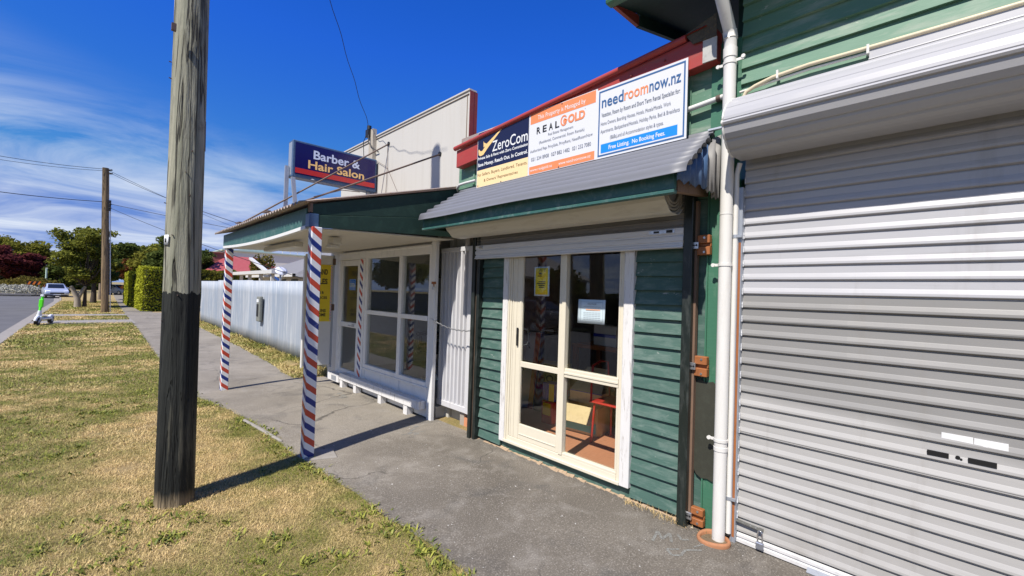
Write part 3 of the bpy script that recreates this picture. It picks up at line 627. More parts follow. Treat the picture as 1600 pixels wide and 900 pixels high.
# small waste pipe beside it
mb = MB(); mb.tube([(3.115, 1.103, .06), (3.115, 1.103, 2.45), (3.115, 1.085, 2.52)], .0165, 12); wp = mb.build('waste_pipe', PVC, TB)
mb = MB(); mb.tube([(3.115, 1.103, .045), (3.115, 1.103, .06)], .017, 12); mb.build('pipe_end', BLACK, wp)
for z in (.28, 2.02):
    mb = MB(); mb.tube([(3.115, 1.103, z), (3.115, 1.103, z+.022)], .0195, 12); mb.box(3.10, 3.12, 1.06, 1.09, z+.002, z+.018); mb.build('pipe_clip', ZINC, wp)
mb = MB(); mb.box(3.125, 3.149, 1.070, 1.098, .04, 1.99); mb.build('timber_jamb', TIMBER, TB)
# yellowed conduit along the boards
mb = MB(); cz = lambda y: 3.055-.02*math.sin((1.0-y)*1.4)
pts = [(3.11, 1.075, 2.90), (3.11, 1.073, 2.955), (3.11, 1.055, 2.99), (3.11, 1.0, 3.012), (3.11, .9, 3.035)]+[(3.11, y, cz(y)) for y in np.arange(.7, -4, -.3)]
mb.tube(pts, .0125, 8); co = mb.build('conduit', PVCAGED, TB)
mb = MB(); mb.tube([(3.125, 1.10, 3.005), (3.125, .98, 3.012)]+[(3.125, y, cz(y)-.022) for y in np.arange(.7, -4, -.3)], .008, 6); mb.build('cable', PVC, co)
for y in (.87, .42, -.2, -.9):
    mb = MB(); mb.box(3.095, 3.14, y-.006, y+.006, cz(y)-.035, cz(y)+.016); mb.build('saddle_clip', PVC, co)
mb = MB(); mb.box(3.10, 3.145, .985, 1.035, 2.86, 2.945); mb.box(3.10, 3.145, 1.055, 1.10, 2.85, 2.93); mb.build('timber_packer', TIMBER, TB, bev=.003)

RD = thing('garage_roller_door', 'wide white ribbed garage roller door with round hood, letter slot and padlock at its foot', 'roller door', (3.15, -.5, 0))
def curtain_mat():
    """weathered ribbed door: top strips repainted bright, middle grey, lower third lighter"""
    m, t, b = newmat('chalky_door_paint'); c = coords(t); sp = t.nodes.new('ShaderNodeSeparateXYZ'); t.links.new(c, sp.inputs[0]); z = sp.outputs[2]; y = sp.outputs[1]
    wob = mathn(t, 'MULTIPLY', mathn(t, 'SUBTRACT', tnoise(t, c, .9, 3, .5, (1, 1, .4)), .5), .16)
    edge = mathn(t, 'ADD', mathn(t, 'ADD', mathn(t, 'MULTIPLY', y, .085), .865), wob)       # wavy edge, door colour is lighter below it
    low = ramp(t, mathn(t, 'SUBTRACT', edge, z), -.035, .05)
    mid = tnoise(t, c, 1.7, 5, .6, (1, .25, 2))
    cc = mixc(t, mid, (.205, .20, .193), (.265, .26, .25)); cc = mixc(t, low, cc, (.375, .367, .355))
    top = mathn(t, 'GREATER_THAN', z, 1.640); cc = mixc(t, top, cc, (.41, .41, .43))
    sc = ramp(t, tnoise(t, c, 9, 6, .7, (1, .12, 3)), .56, .8); cc = mixc(t, mathn(t, 'MULTIPLY', sc, .35), cc, (.22, .21, .20))
    run = ramp(t, tnoise(t, c, 7, 5, .65, (1, 1, .10), .2), .58, .76); cc = mixc(t, mathn(t, 'MULTIPLY', run, .35), cc, (.20, .18, .155))     # rain runs
    splash = mathn(t, 'MULTIPLY', ramp(t, z, .42, .02), ramp(t, tnoise(t, c, 4, 6, .7), .35, .65)); cc = mixc(t, mathn(t, 'MULTIPLY', splash, .45), cc, (.20, .175, .14))
    for zs in (1.472, .735):                                # joints between the rolled sheets
        k = mathn(t, 'LESS_THAN', mathn(t, 'ABSOLUTE', mathn(t, 'SUBTRACT', z, zs)), .0022); cc = mixc(t, mathn(t, 'MULTIPLY', k, .75), cc, (.05, .05, .05))
    t.links.new(cc, b.inputs['Base Color']); b.inputs['Roughness'].default_value = .42
    bump(t, b, tnoise(t, c, 120, 3, .6), .06, .002); return m
prof = []; z = .065; P0 = .0925
pr = random.Random(3)
while z < 2.62:
    prof += [(3.177, z), (3.177, z+.006), (3.1590, z+.0145), (3.1580, z+.017), (3.1585, z+.029), (3.1650, z+.049), (3.1665, z+.053), (3.1680, z+P0-.001)]
    z += P0
mb = MB(); n = 40
ys = [-2.2+(1.066+2.2)*k/n for k in range(n+1)]
vs = []
for i, y in enumerate(ys):
    for (x, zz_) in prof: vs.append((x+.006*noise.noise((y*1.3, zz_*1.1, 2))+.003*noise.noise((y*5, zz_*3, 7)), y, zz_+.003*noise.noise((y*1.1, zz_*.7, 5))))
L = len(prof); fs = [(i*L+k, (i+1)*L+k, (i+1)*L+k+1, i*L+k+1) for i in range(n) for k in range(L-1)]
mb.add(vs, fs, False); cur = mb.build('slat_curtain', curtain_mat(), RD)
mb = MB()
for zz_ in (.045, .03, .015): pass
mb.prism([(3.168, .068), (3.150, .062), (3.150, .046), (3.158, .042), (3.158, .036), (3.146, .032), (3.146, .012), (3.168, .010)], -2.2, 1.062, 'y'); rail = mb.build('bottom_rail', paint('door_rail', (.60, .59, .58), .45, .08, (.3, .3, .3), .4, 6), RD)
mb = MB(); mb.prism([(3.146, .012), (3.115, .006), (3.112, .012), (3.146, .030)], .50, .66, 'y'); mb.build('foot_lip', ZINC, rail)
mb = MB(); mb.prism([(3.169, 0), (3.148, 0), (3.150, .010), (3.169, .011)], -2.2, 1.06, 'y'); mb.build('rubber_seal', BLACK, rail)
mb = MB(); mb.box(3.126, 3.172, 1.064, 1.094, -.02, 2.36); mb.box(3.115, 3.126, 1.084, 1.096, -.02, 2.36); mb.build('guide_rail', ZINC, RD, bev=.002)
WEAR = paint('chipped_white_edge', (.7, .7, .7), .8, .1, (.35, .36, .4), .9, 20, dlo=.4, dhi=.55)
mb = MB()
for k in range(25):
    zc = .15+k*.0925+.04; mb.box(3.150, 3.1555, 1.058, 1.0635+.001*(k % 3), zc-.02-.01*random.random(), zc+.018)
mb.build('edge_strip', WEAR, RD)
prof = [(3.165, 2.915), (3.12, 2.925), (3.06, 2.925), (3.02, 2.918), (2.985, 2.905), (2.975, 2.893), (2.965, 2.890), (2.925, 2.862), (2.905, 2.84), (2.903, 2.832), (2.872, 2.792), (2.866, 2.780), (2.870, 2.772), (2.858, 2.735), (2.857, 2.722), (2.850, 2.716), (2.850, 2.704), (2.862, 2.700), (2.870, 2.660), (2.886, 2.636), (2.894, 2.634), (2.915, 2.606), (2.95, 2.574), (2.958, 2.574), (2.99, 2.556), (3.045, 2.548), (3.10, 2.556)]
prof = [(3.165, 2.893), (3.12, 2.903), (3.04, 2.906), (2.985, 2.902), (2.95, 2.896), (2.93, 2.888), (2.918, 2.876), (2.910, 2.858), (2.902, 2.862), (2.865, 2.842), (2.838, 2.818), (2.822, 2.796), (2.822, 2.783), (2.812, 2.786), (2.796, 2.760), (2.786, 2.728), (2.784, 2.712), (2.794, 2.704), (2.776, 2.700), (2.770, 2.690), (2.776, 2.680), (2.790, 2.676), (2.790, 2.664), (2.802, 2.630), (2.822, 2.604), (2.836, 2.602), (2.840, 2.586), (2.868, 2.558), (2.890, 2.554), (2.896, 2.540), (2.93, 2.530), (2.965, 2.526), (3.10, 2.530)]
mb = MB(); shell(mb, prof, -2.3, 1.072); hood = mb.build('hood', paint('white_hood_metal', (.39, .39, .405), .36, .03, (.5, .49, .46), .25, 2.5, (1, .2, 1), bmp=.03), RD, solid=.004)
mb = MB(); mb.prism(list(reversed(prof)), 1.0725, 1.075, 'y'); mb.tube([(x-.002, 1.077, z) for x, z in prof[3:-1]], .0065, 6); mb.build('hood_end_cap', PVC, hood)
mb = MB(); mb.prism([(3.0, 2.906), (3.115, 2.93), (3.115, 2.985), (3.108, 2.985), (3.105, 2.94), (3.0, 2.914)], -4, .385, 'y'); mb.prism([(3.090, 2.966), (3.118, 2.962), (3.121, 3.028), (3.112, 3.028), (3.108, 2.974), (3.092, 2.972)], -4, .415, 'y')
mb.build('top_flashing', MATS['white_hood_metal'], hood)
mb = MB()
mb.box(3.1555, 3.168, .072, .152, .838, .862); mb.box(3.1552, 3.168, -.092, .004, .838, .862); mb.disc((3.164, .040, .852), (1, 0, 0), .009, .012, 12); mb.disc((3.1635, .028, .846), (1, 0, 0), .005, .012, 8)
mb.build('letter_slot', flat('slot_shadow_gap', (.004, .004, .004), .9), RD)
mb = MB(); mb.box(3.161, 3.1672, -.128, -.015, .917, .962); mb.box(3.1608, 3.1672, -.012, .100, .920, .963); mb.box(3.1605, 3.1672, -.06, -.045, .915, .96); mb.build('painted_sticker', paint('whited_out_sticker', (.70, .70, .70), .7, .04, (.5, .5, .5), .4, 18), RD)
# hasp and padlock
mb = MB(); mb.rod((3.150, 1.075, .150), (3.148, .905, .142), .028, .006); mb.rod((3.146, .93, .143), (3.146, .905, .142), .034, .012); hasp = mb.build('hasp', paint('weathered_hasp', (.25, .25, .23), .5, .2, (.1, .09, .07), .5, 20, metal=.6), RD)
mb = MB()
for y in (1.02, .975, .945): mb.disc((3.144, y, .147), (1, 0, 0), .006, .006, 8)
mb.build('rivet', STEEL, hasp)
PL = thing('padlock', 'silver laminated padlock hanging from the hasp at the foot of the roller door', 'padlock', (3.13, .917, .03))
mb = MB(); mb.box(3.118, 3.142, .894, .938, .028, .070); mb.build('lock_body', paint('laminated_steel', (.42, .45, .52), .3, .1, (.2, .2, .22), .5, 40, (1, 1, 8), metal=.8), PL, bev=.004)
mb = MB(); mb.tube([(3.13, .902, .07)]+[(3.13, .916+.014*math.cos(R(a)), .125+.018*math.sin(R(a))) for a in range(180, -1, -20)][::-1]+[(3.13, .930, .07)], .0045, 8) if False else mb.tube([(3.13, .930, .068)]+[(3.13, .916+.014*math.cos(R(a)), .122+.018*math.sin(R(a))) for a in range(0, 181, 20)]+[(3.13, .902, .068)], .0045, 8)
mb.build('shackle', CHROME, PL)
# terracotta collar round the foot of the downpipe
DR = thing('drain_ring', 'round terracotta drain collar set in the path at the foot of the white downpipe', 'drain', (3.05, 1.16, 0))
mb = MB(); n = 28; ring = [(.098, -.01), (.104, .022), (.098, .034), (.086, .034), (.080, .024), (.078, -.02)]
vs = []; fs = []
for k in range(n):
    a = 2*math.pi*k/n; j = .003*math.sin(3*a+1)
    for r0_, z0 in ring: vs.append((3.04+(r0_+j)*math.cos(a), 1.165+(r0_+j)*math.sin(a), z0+.004*math.sin(2*a)))
m_ = len(ring)
for k in range(n):
    for i in range(m_-1): fs.append((k*m_+i, ((k+1) % n)*m_+i, ((k+1) % n)*m_+i+1, k*m_+i+1))
mb.add(vs, fs, True); mb.build('collar', TERRA, DR)
mb = MB(); mb.disc((3.04, 1.165, .006), (0, 0, 1), .085, .012, 24); mb.build('grit_bed', paint('drain_grit', (.14, .10, .06), .95, .3, (.25, .2, .14), .6, 40, bmp=.9), DR)
# dry grass tufts at the foot of the wall
mb = MB()
for k in range(210):
    y = random.uniform(1.40, 1.85) if k < 160 else random.uniform(1.1, 1.45); x = 3.10-abs(random.gauss(0, .035)); h = random.uniform(.015, .07); a = random.uniform(0, 6.28); l = random.uniform(.01, .06)
    dx, dy = math.cos(a)*.0022, math.sin(a)*.0022
    mb.add([(x-dx, y-dy, .003), (x+dx, y+dy, .003), (x+math.sin(a)*l-.03*random.random(), y-math.cos(a)*l, h)], [(0, 1, 2)])
o = mb.build('dry_grass_tuft', paint('straw', (.50, .37, .17), .8, .3, (.3, .2, .08), .5, 30)); tag(o, 'tuft of dry straw-coloured grass at the foot of the green boards', 'grass', kind='stuff')

# ================================================================== SIGNS OVER THE AWNING
XS = 3.056; KS = XS/3.1
def fy(y): return y*KS
def fz(z): return 1.6+(z-1.6)*KS
def sface(X): return lambda u, v: (X, fy(-u), fz(v))
def panel(name, label, y0, y1, z0, z1, X=XS):
    y0, y1, z0, z1 = fy(y0), fy(y1), fz(z0), fz(z1)
    t = thing(name, label, 'sign', (X, (y0+y1)/2, z0)); m = MB(); m.box(X, X+.006, y0, y1, z0, z1); m.build('backing_board', SIGNWHITE, t); return t
def bar(t, name, mat, y0, y1, z0, z1, X):
    y0, y1, z0, z1 = fy(y0), fy(y1), fz(z0), fz(z1); m = MB(); m.box(X, X+.0012, y0, y1, z0, z1); return m.build(name, mat, t)
s1 = panel('shop_sign', 'square navy sign with gold tick and tan lower band, nearest the barber parapet', 3.055, 3.858, 2.770, 3.388)
bar(s1, 'navy_field', DARKBLUE, 3.06, 3.852, 2.960, 3.383, XS-.0012); bar(s1, 'tan_band', TAN, 3.06, 3.852, 2.774, 2.960, XS-.0012)
F = sface(XS-.0026)
mb = MB(); mb.add([F(u, v) for u, v in ((-3.840, 3.185), (-3.832, 3.200), (-3.80, 3.172), (-3.770, 3.172), (-3.725, 3.21), (-3.752, 3.205), (-3.755, 3.275), (-3.742, 3.255), (-3.70, 3.235), (-3.45, 3.355), (-3.445, 3.348), (-3.68, 3.185), (-3.752, 3.125), (-3.80, 3.118), (-3.832, 3.135))], [tuple(range(14, -1, -1))])
for p in mb.f[:]: pass
mb.build('tick_mark', paint('gold_print', (.80, .55, .22), .4, .1), s1)
mb = MB(); letters(mb, 'ZeroCom', F, -3.605, -3.072, 3.128, .118, .004); letters(mb, 'Private Sale & Rent with Zero Commission', F, -3.842, -3.068, 3.078, .030, .022); letters(mb, 'Save Money. Reach Out. In Control.', F, -3.838, -3.068, 3.002, .038, .026)
mb.build('lettering', PAPER, s1)
mb = MB(); letters(mb, 'For Sellers, Buyers, Landlored, Tenants,', F, -3.842, -3.068, 2.893, .035); letters(mb, "& Owners' Representatives", F, -3.73, -3.20, 2.822, .033)
mb.build('small_lettering', flat('brown_print', (.16, .09, .03), .5), s1)
s2 = panel('shop_sign', 'white sign with orange bands between the navy sign and the blue bordered one', 2.245, 3.053, 2.772, 3.382)
bar(s2, 'orange_band', ORANGE, 2.262, 3.038, 3.272, 3.377, XS-.0012); bar(s2, 'orange_band', ORANGE, 2.262, 3.038, 2.778, 2.852, XS-.0012)
mb = MB(); letters(mb, 'This Property is Managed by', F, -2.94, -2.37, 3.298, .044); letters(mb, 'www.realgold.nz', F, -3.025, -2.74, 2.803, .028); letters(mb, 'www.needroomnow.nz', F, -2.66, -2.30, 2.803, .030); mb.build('white_lettering', PAPER, s2)
mb = MB()
for i, ch in enumerate('REAL'): letters(mb, ch, F, -2.951+i*.0785, -2.951+i*.0785+.050, 3.160, .066, .02)
mb.build('black_lettering', INK, s2)
mb = MB(); letters(mb, 'OLD', F, -2.563, -2.372, 3.168, .075, .04)
def arc(cu, cv, ru, rv, a0, a1, w, n=18):
    vs = []
    for k in range(n+1):
        a = R(a0+(a1-a0)*k/n); vs += [F(cu+ru*math.cos(a), cv+rv*math.sin(a)), F(cu+(ru-w)*math.cos(a), cv+(rv-w)*math.sin(a))]
    mb.add(vs, [(2*k, 2*k+2, 2*k+3, 2*k+1) for k in range(n)])
arc(-2.612, 3.206, .040, .050, 35, 330, .013); arc(-2.602, 3.198, .018, .026, 20, 250, .009)
mb.add([F(-2.610, 3.212), F(-2.572, 3.212), F(-2.570, 3.200), F(-2.588, 3.182), F(-2.605, 3.178)], [(4, 3, 2, 1, 0)])
mb.build('orange_lettering', ORANGE, s2)
mb = MB(); letters(mb, 'Real Estate Management', F, -2.80, -2.50, 3.110, .026); letters(mb, '(Residential, Commercial, Room Rentals)', F, -2.915, -2.375, 3.055, .028); letters(mb, 'Authorised Rep: PrivySale, PrivyRent, NeedRoomNow', F, -3.03, -2.285, 2.990, .029)
letters(mb, '021 234 8908', F, -3.015, -2.785, 2.905, .036); letters(mb, '027 882 1482', F, -2.755, -2.535, 2.905, .036); letters(mb, '021 232 7080', F, -2.505, -2.30, 2.905, .036); letters(mb, 'R', F, -2.375, -2.366, 3.245, .008)
mb.build('grey_lettering', GREYINK, s2)
s3 = panel('shop_sign', 'white sign with blue border over the awning, nearest the downpipe', 1.452, 2.243, 2.770, 3.362, X=XS-.003)
XB = XS-.0042
for y0, y1, z0, z1 in ((1.468, 2.226, 3.332, 3.346), (1.468, 2.226, 2.786, 2.800), (1.468, 1.480, 2.800, 3.332), (2.214, 2.226, 2.800, 3.332)): bar(s3, 'border', STEELBLUE, y0, y1, z0, z1, XB)
bar(s3, 'blue_strip', BRIGHTBLUE, 1.52, 2.195, 2.812, 2.888, XB)
F = sface(XS-.0056)
mb = MB(); letters(mb, 'need', F, -2.195, -1.985, 3.200, .098, .012); letters(mb, 'now.nz', F, -1.755, -1.50, 3.200, .098, .012); mb.build('blue_lettering', STEELBLUE, s3)
mb = MB(); letters(mb, 'room', F, -1.978, -1.765, 3.200, .098, .010); mb.build('orange_lettering', ORANGE, s3)
mb = MB(); letters(mb, 'Vacation, Room by Room and Short Term Rental Specialist for:', F, -2.197, -1.505, 3.120, .036, .012)
letters(mb, 'Home Owners, Boarding Houses, Hotels, Motels/Motels, Work', F, -2.20, -1.575, 3.048, .032); letters(mb, 'Apartments, Backpackers/Hostels, Holiday Parks, Bed & Breakfasts', F, -2.20, -1.505, 2.983, .032); letters(mb, '(B&Bs),and all Accommodation styles & types.', F, -2.105, -1.63, 2.915, .032)
mb.build('black_lettering', GREYINK, s3)
mb = MB(); letters(mb, 'Free Listing.', F, -2.115, -1.92, 2.832, .036, .014); letters(mb, 'No Booking Fees.', F, -1.895, -1.615, 2.832, .036, .014); mb.build('white_lettering', PAPER, s3)
for s_, X_, pts in ((s1, XS-.002, ((3.83, 3.36), (3.83, 2.79), (3.45, 2.78))), (s2, XS-.002, ((2.64, 3.368), (2.66, 2.785)))):
    mb = MB()
    for y, z in pts: mb.disc((X_, fy(y), fz(z)), (1, 0, 0), .006, .004, 8)
    mb.build('fixing_screw', INK, s_)

# notices taped inside the door glass
nb = thing('notice', 'yellow hazard notice in a white sleeve taped inside the left glass pane', 'notice', (3.14, 2.86, 1.59))
mb = MB(); mb.sheet(lambda u, v: (3.1395+.004*math.sin(u*5), 2.958-.198*u+.004*v, 1.588+.283*v), 6, 4); mb.build('sleeve', flat('pale_blue_sleeve', (.60, .68, .82), .3), nb, solid=.001)
mb = MB(); mb.sheet(lambda u, v: (3.1362+.004*math.sin(.1+u*4.2), 2.940-.162*u+.004*v, 1.602+.255*v), 6, 4); mb.build('yellow_sheet', YELLOW, nb, solid=.001)
F = face_street(3.1345)
mb = MB()
mb.add([F(-2.905, 1.815), F(-2.86, 1.815), F(-2.882, 1.852), F(-2.898, 1.818), F(-2.867, 1.818), F(-2.882, 1.845)], [(0, 1, 4, 3), (1, 2, 5, 4), (2, 0, 3, 5)])
for k in range(12):
    a0, a1 = R(30*k), R(30*k+30); mb.add([F(-2.815+.017*math.cos(a0), 1.835+.017*math.sin(a0)), F(-2.815+.017*math.cos(a1), 1.835+.017*math.sin(a1)), F(-2.815+.013*math.cos(a1), 1.835+.013*math.sin(a1)), F(-2.815+.013*math.cos(a0), 1.835+.013*math.sin(a0))], [(0, 1, 2, 3)])
mb.add([F(-2.90, 1.795), F(-2.86, 1.795), F(-2.86, 1.81), F(-2.90, 1.81)], [(0, 1, 2, 3)])
for z, a, b_ in ((1.725, -2.90, -2.815), (1.708, -2.925, -2.80), (1.690, -2.905, -2.82), (1.672, -2.895, -2.825), (1.780, -2.915, -2.86)):
    mb.add([F(a, z-.004), F(b_, z-.004), F(b_, z+.004), F(a, z+.004)], [(0, 1, 2, 3)])
mb.build('print', INK, nb)
nw = thing('notice', 'white landscape notice with an orange line taped inside the fixed glass pane', 'notice', (3.14, 2.275, 1.365))
mb = MB(); mb.sheet(lambda u, v: (3.1430+.002*math.sin(u*4), 2.417-.284*u+.006*(1-v), 1.364+.208*v), 6, 4); mb.build('sheet_of_paper', flat('bluish_paper', (.56, .66, .70), .5), nw, solid=.0008)
F = face_street(3.1405)
mb = MB(); mb.add([F(-2.335, 1.480), F(-2.185, 1.480), F(-2.185, 1.490), F(-2.335, 1.490)], [(0, 1, 2, 3)]); mb.build('orange_line', flat('faded_orange_print', (.72, .40, .26), .5), nw)
mb = MB(); letters(mb, 'NOTICE', F, -2.315, -2.225, 1.528, .013, .01); mb.build('heading', GREYINK, nw); mb = MB()
for z in (1.51, 1.46, 1.445, 1.43, 1.415, 1.40): 
    for s0 in np.arange(-2.36, -2.19, .03): mb.add([F(s0, z-.0011), F(s0+.026, z-.0011), F(s0+.026, z+.0011), F(s0, z+.0011)], [(0, 1, 2, 3)])
for a, b_, z0, z1 in ((-2.39, -2.158, 1.385, 1.3868), (-2.39, -2.158, 1.5492, 1.551), (-2.39, -2.3882, 1.385, 1.551), (-2.1598, -2.158, 1.385, 1.551)): mb.add([F(a, z0), F(b_, z0), F(b_, z1), F(a, z1)], [(0, 1, 2, 3)])
mb.build('print', GREYINK, nw)

# ---------------- things inside the shop
def parcel(label, x, y, z, w, d, h, mat, tape, rot=0):
    t = thing('parcel', label, 'box', (x, y, z)); m = MB(); m.box(-w/2, w/2, -d/2, d/2, 0, h); o = m.build('carton', mat, None, loc=(0, 0, 0), bev=.006); o.parent = t
    m = MB(); m.box(-w/2-.001, -w/2, -d/2, d/2, h*.42, h*.58); o = m.build('tape', tape, None, loc=(0, 0, 0)); o.parent = t; t.rotation_euler.z = R(rot)
parcel('plain brown parcel standing on the orange timber desk', 4.95, 2.55, .97, .3, .4, .28, MATS['brown_cardboard'], PAPER, 8)
parcel('white archive carton beside the parcel on the orange desk', 4.95, 3.25, .97, .3, .36, .26, PAPER, BLUEINK, -5)
parcel('navy carton on the floor under the red metal chair', 4.35, 2.50, .1, .3, .3, .26, BLUEINK, YELLOW, 12)
parcel('large brown carton on the floor behind the open home board', 4.7, 3.75, .1, .4, .5, .5, MATS['brown_cardboard'], PAPER, 4)
def cbox(name, label, x, y, z, w, d, h, rot, mat, flaps=True, print_mat=None):
    t = thing(name, label, 'box', (x, y, z)); m = MB(); tk = .006
    m.box(-w/2, w/2, -d/2, -d/2+tk, 0, h); m.box(-w/2, w/2, d/2-tk, d/2, 0, h); m.box(-w/2, -w/2+tk, -d/2+tk, d/2-tk, 0, h); m.box(w/2-tk, w/2, -d/2+tk, d/2-tk, 0, h); m.box(-w/2, w/2, -d/2, d/2, 0, .005)
    o = m.build('box_body', mat, None, loc=(0, 0, 0)); o.parent = t
    if flaps:
        for sx, L_, ang in ((-1, .2, 50), (1, .2, 30)):
            m = MB(); a = R(ang); dx = math.cos(a)*L_*sx; dz = -math.sin(a)*L_ if sx < 0 else math.sin(a)*L_
            m.add([(sx*w/2, -d/2+.01, h), (sx*w/2, d/2-.01, h), (sx*w/2+dx, d/2-.03, h+dz), (sx*w/2+dx, -d/2+.02, h+dz)], [(0, 1, 2, 3)]); o = m.build('flap', mat, None, loc=(0, 0, 0), solid=.005); o.parent = t
    if print_mat:
        m = MB(); m.box(-w/2-.002, -w/2, -d/2+.02, d/2-.02, .03, h*.45); o = m.build('printed_panel', print_mat, None, loc=(0, 0, 0)); o.parent = t
    t.rotation_euler.z = R(rot); return t
cbox('cardboard_box', 'brown cardboard box with teal print on the shop floor behind the glass', 4.10, 2.98, .1, .34, .44, .30, 6, CARD, True, CARDTEAL)
tb_ = thing('cardboard_box', 'tall open cardboard box tilted back on top of the teal printed box', 'box', (4.15, 2.96, .42))
mb = MB(); mb.box(-.15, .15, -.20, .20, 0, .12); mb.add([(-.15, -.20, .12), (-.15, .20, .12), (.10, .13, .36), (.10, -.13, .36)], [(0, 1, 2, 3)]); mb.add([(.15, -.20, .12), (.15, .20, .12), (.10, .13, .36), (.10, -.13, .36)], [(3, 2, 1, 0)])
o = mb.build('box_body', CARD, None, loc=(0, 0, 0)); o.parent = tb_; tb_.rotation_euler.z = R(5)
mb = MB(); mb.add([(-.07, -.06, .205), (-.07, -.13, .205), (-.01, -.12, .265), (-.01, -.05, .265)], [(3, 2, 1, 0)]); o = mb.build('address_label', PAPER, None, loc=(0, 0, 0), solid=.002); o.parent = tb_; o.location = (-.006, 0, .012)
mb = MB(); mb.box(-.152, -.150, -.2, .2, .116, .122); o = mb.build('blue_tape', BLUEINK, None, loc=(0, 0, 0)); o.parent = tb_
ch = thing('metal_chair', 'red metal chair standing inside the shop behind the right pane', 'chair', (3.95, 2.52, .1))
mb = MB(); mb.box(-.20, .20, -.20, .20, .41, .43); o = mb.build('seat', REDGLOSS, None, loc=(0, 0, 0), bev=.008); o.parent = ch
for a, b_ in (((-.18, .17, 0), (-.16, .15, .41)), ((-.18, -.17, 0), (-.16, -.15, .41)), ((.18, .17, 0), (.16, .16, .42)), ((.18, -.17, 0), (.16, -.16, .42))):
    mb = MB(); mb.tube([a, b_], .012, 8); o = mb.build('leg', REDGLOSS, None, loc=(0, 0, 0)); o.parent = ch
mb = MB(); mb.tube([(-.17, .19, .42), (-.155, .20, .62), (-.14, .20, .78), (.0, .20, .82), (.14, .20, .80), (.17, .19, .42)], .011, 8); o = mb.build('back_frame', REDGLOSS, None, loc=(0, 0, 0)); o.parent = ch
rb = thing('cleaning_box', 'red and yellow printed carton standing in the left corner behind the glass', 'box', (3.98, 3.42, .1))
mb = MB(); mb.box(-.08, .08, -.08, .08, 0, .26); o = mb.build('carton', REDGLOSS, None, loc=(0, 0, 0), bev=.004); o.parent = rb
mb = MB(); mb.box(-.0815, -.08, -.06, .06, .10, .24); o = mb.build('yellow_print', YELLOW, None, loc=(0, 0, 0)); o.parent = rb
bb = thing('carton', 'blue and yellow carton on top of the red one inside the door', 'box', (4.0, 3.42, .365)); mb = MB(); mb.box(-.08, .08, -.09, .09, 0, .2); o = mb.build('carton_body', BLUEINK, None, loc=(0, 0, 0), bev=.004); o.parent = bb
mb = MB(); mb.box(-.0815, -.08, -.09, -.01, .0, .2); o = mb.build('yellow_print', YELLOW, None, loc=(0, 0, 0)); o.parent = bb
oh = thing('open_home_sign', 'OPEN HOME board leaning inside the shop behind the left pane', 'sign', (4.25, 3.68, .1))
mb = MB(); mb.box(-.008, .008, -.25, .25, 0, .66); o = mb.build('board', flat('dull_yellow_board', (.35, .30, .10), .6), None, loc=(0, 0, 0)); o.parent = oh
mb = MB(); FF = lambda u, v: (-.0095, -u, v); letters(mb, 'OPEN', FF, -.22, .22, .52, .09, .03); letters(mb, 'HOME', FF, -.22, .22, .39, .09, .03); o = mb.build('lettering', INK, None, loc=(0, 0, 0)); o.parent = oh
mb = MB(); mb.box(-.0092, -.008, -.25, .25, .28, .345); o = mb.build('red_band', REDGLOSS, None, loc=(0, 0, 0)); o.parent = oh
oh.rotation_euler = (0, R(8), R(4))
ob_ = thing('sign_board', 'tall white and orange board leaning on the wall inside the door', 'sign', (4.25, 4.08, .1))
mb = MB(); mb.box(-.008, .008, -.10, .16, 0, 1.0); o = mb.build('board', SIGNWHITE, None, loc=(0, 0, 0)); o.parent = ob_
mb = MB(); mb.box(-.0095, -.008, -.10, -.02, 0, 1.0); o = mb.build('orange_stripe', ORANGE, None, loc=(0, 0, 0)); o.parent = ob_
mb = MB(); letters(mb, 'R', lambda u, v: (-.0098, -u, v), -.12, -.04, .78, .09, .03); o = mb.build('lettering', INK, None, loc=(0, 0, 0)); o.parent = ob_
ob_.rotation_euler = (0, R(9), R(10))
dk = thing('timber_desk', 'orange timber desk at the back of the shop seen through the right pane', 'desk', (5.0, 2.9, .1))
mb = MB(); mb.box(4.7, 5.3, 2.2, 3.7, .92, .97); mb.build('desk_top', TIMBER, dk)
for x, y in ((4.73, 2.24), (4.73, 3.66), (5.27, 2.24), (5.27, 3.66)):
    mb = MB(); mb.box(x-.03, x+.03, y-.03, y+.03, .1, .92); mb.build('leg', TIMBER, dk)
mb = MB(); mb.box(5.5, 5.58, 3.28, 3.36, .1, 2.44); tag(mb.build('timber_post', TIMBER), 'orange timber post inside the shop reaching the ceiling', 'post')
mb = MB(); mb.box(5.9, 5.92, 2.1, 2.9, .95, 1.75); tag(mb.build('whiteboard', flat('pale_board', (.5, .52, .58), .5)), 'pale board standing on the far side of the shop behind the desk', 'board')

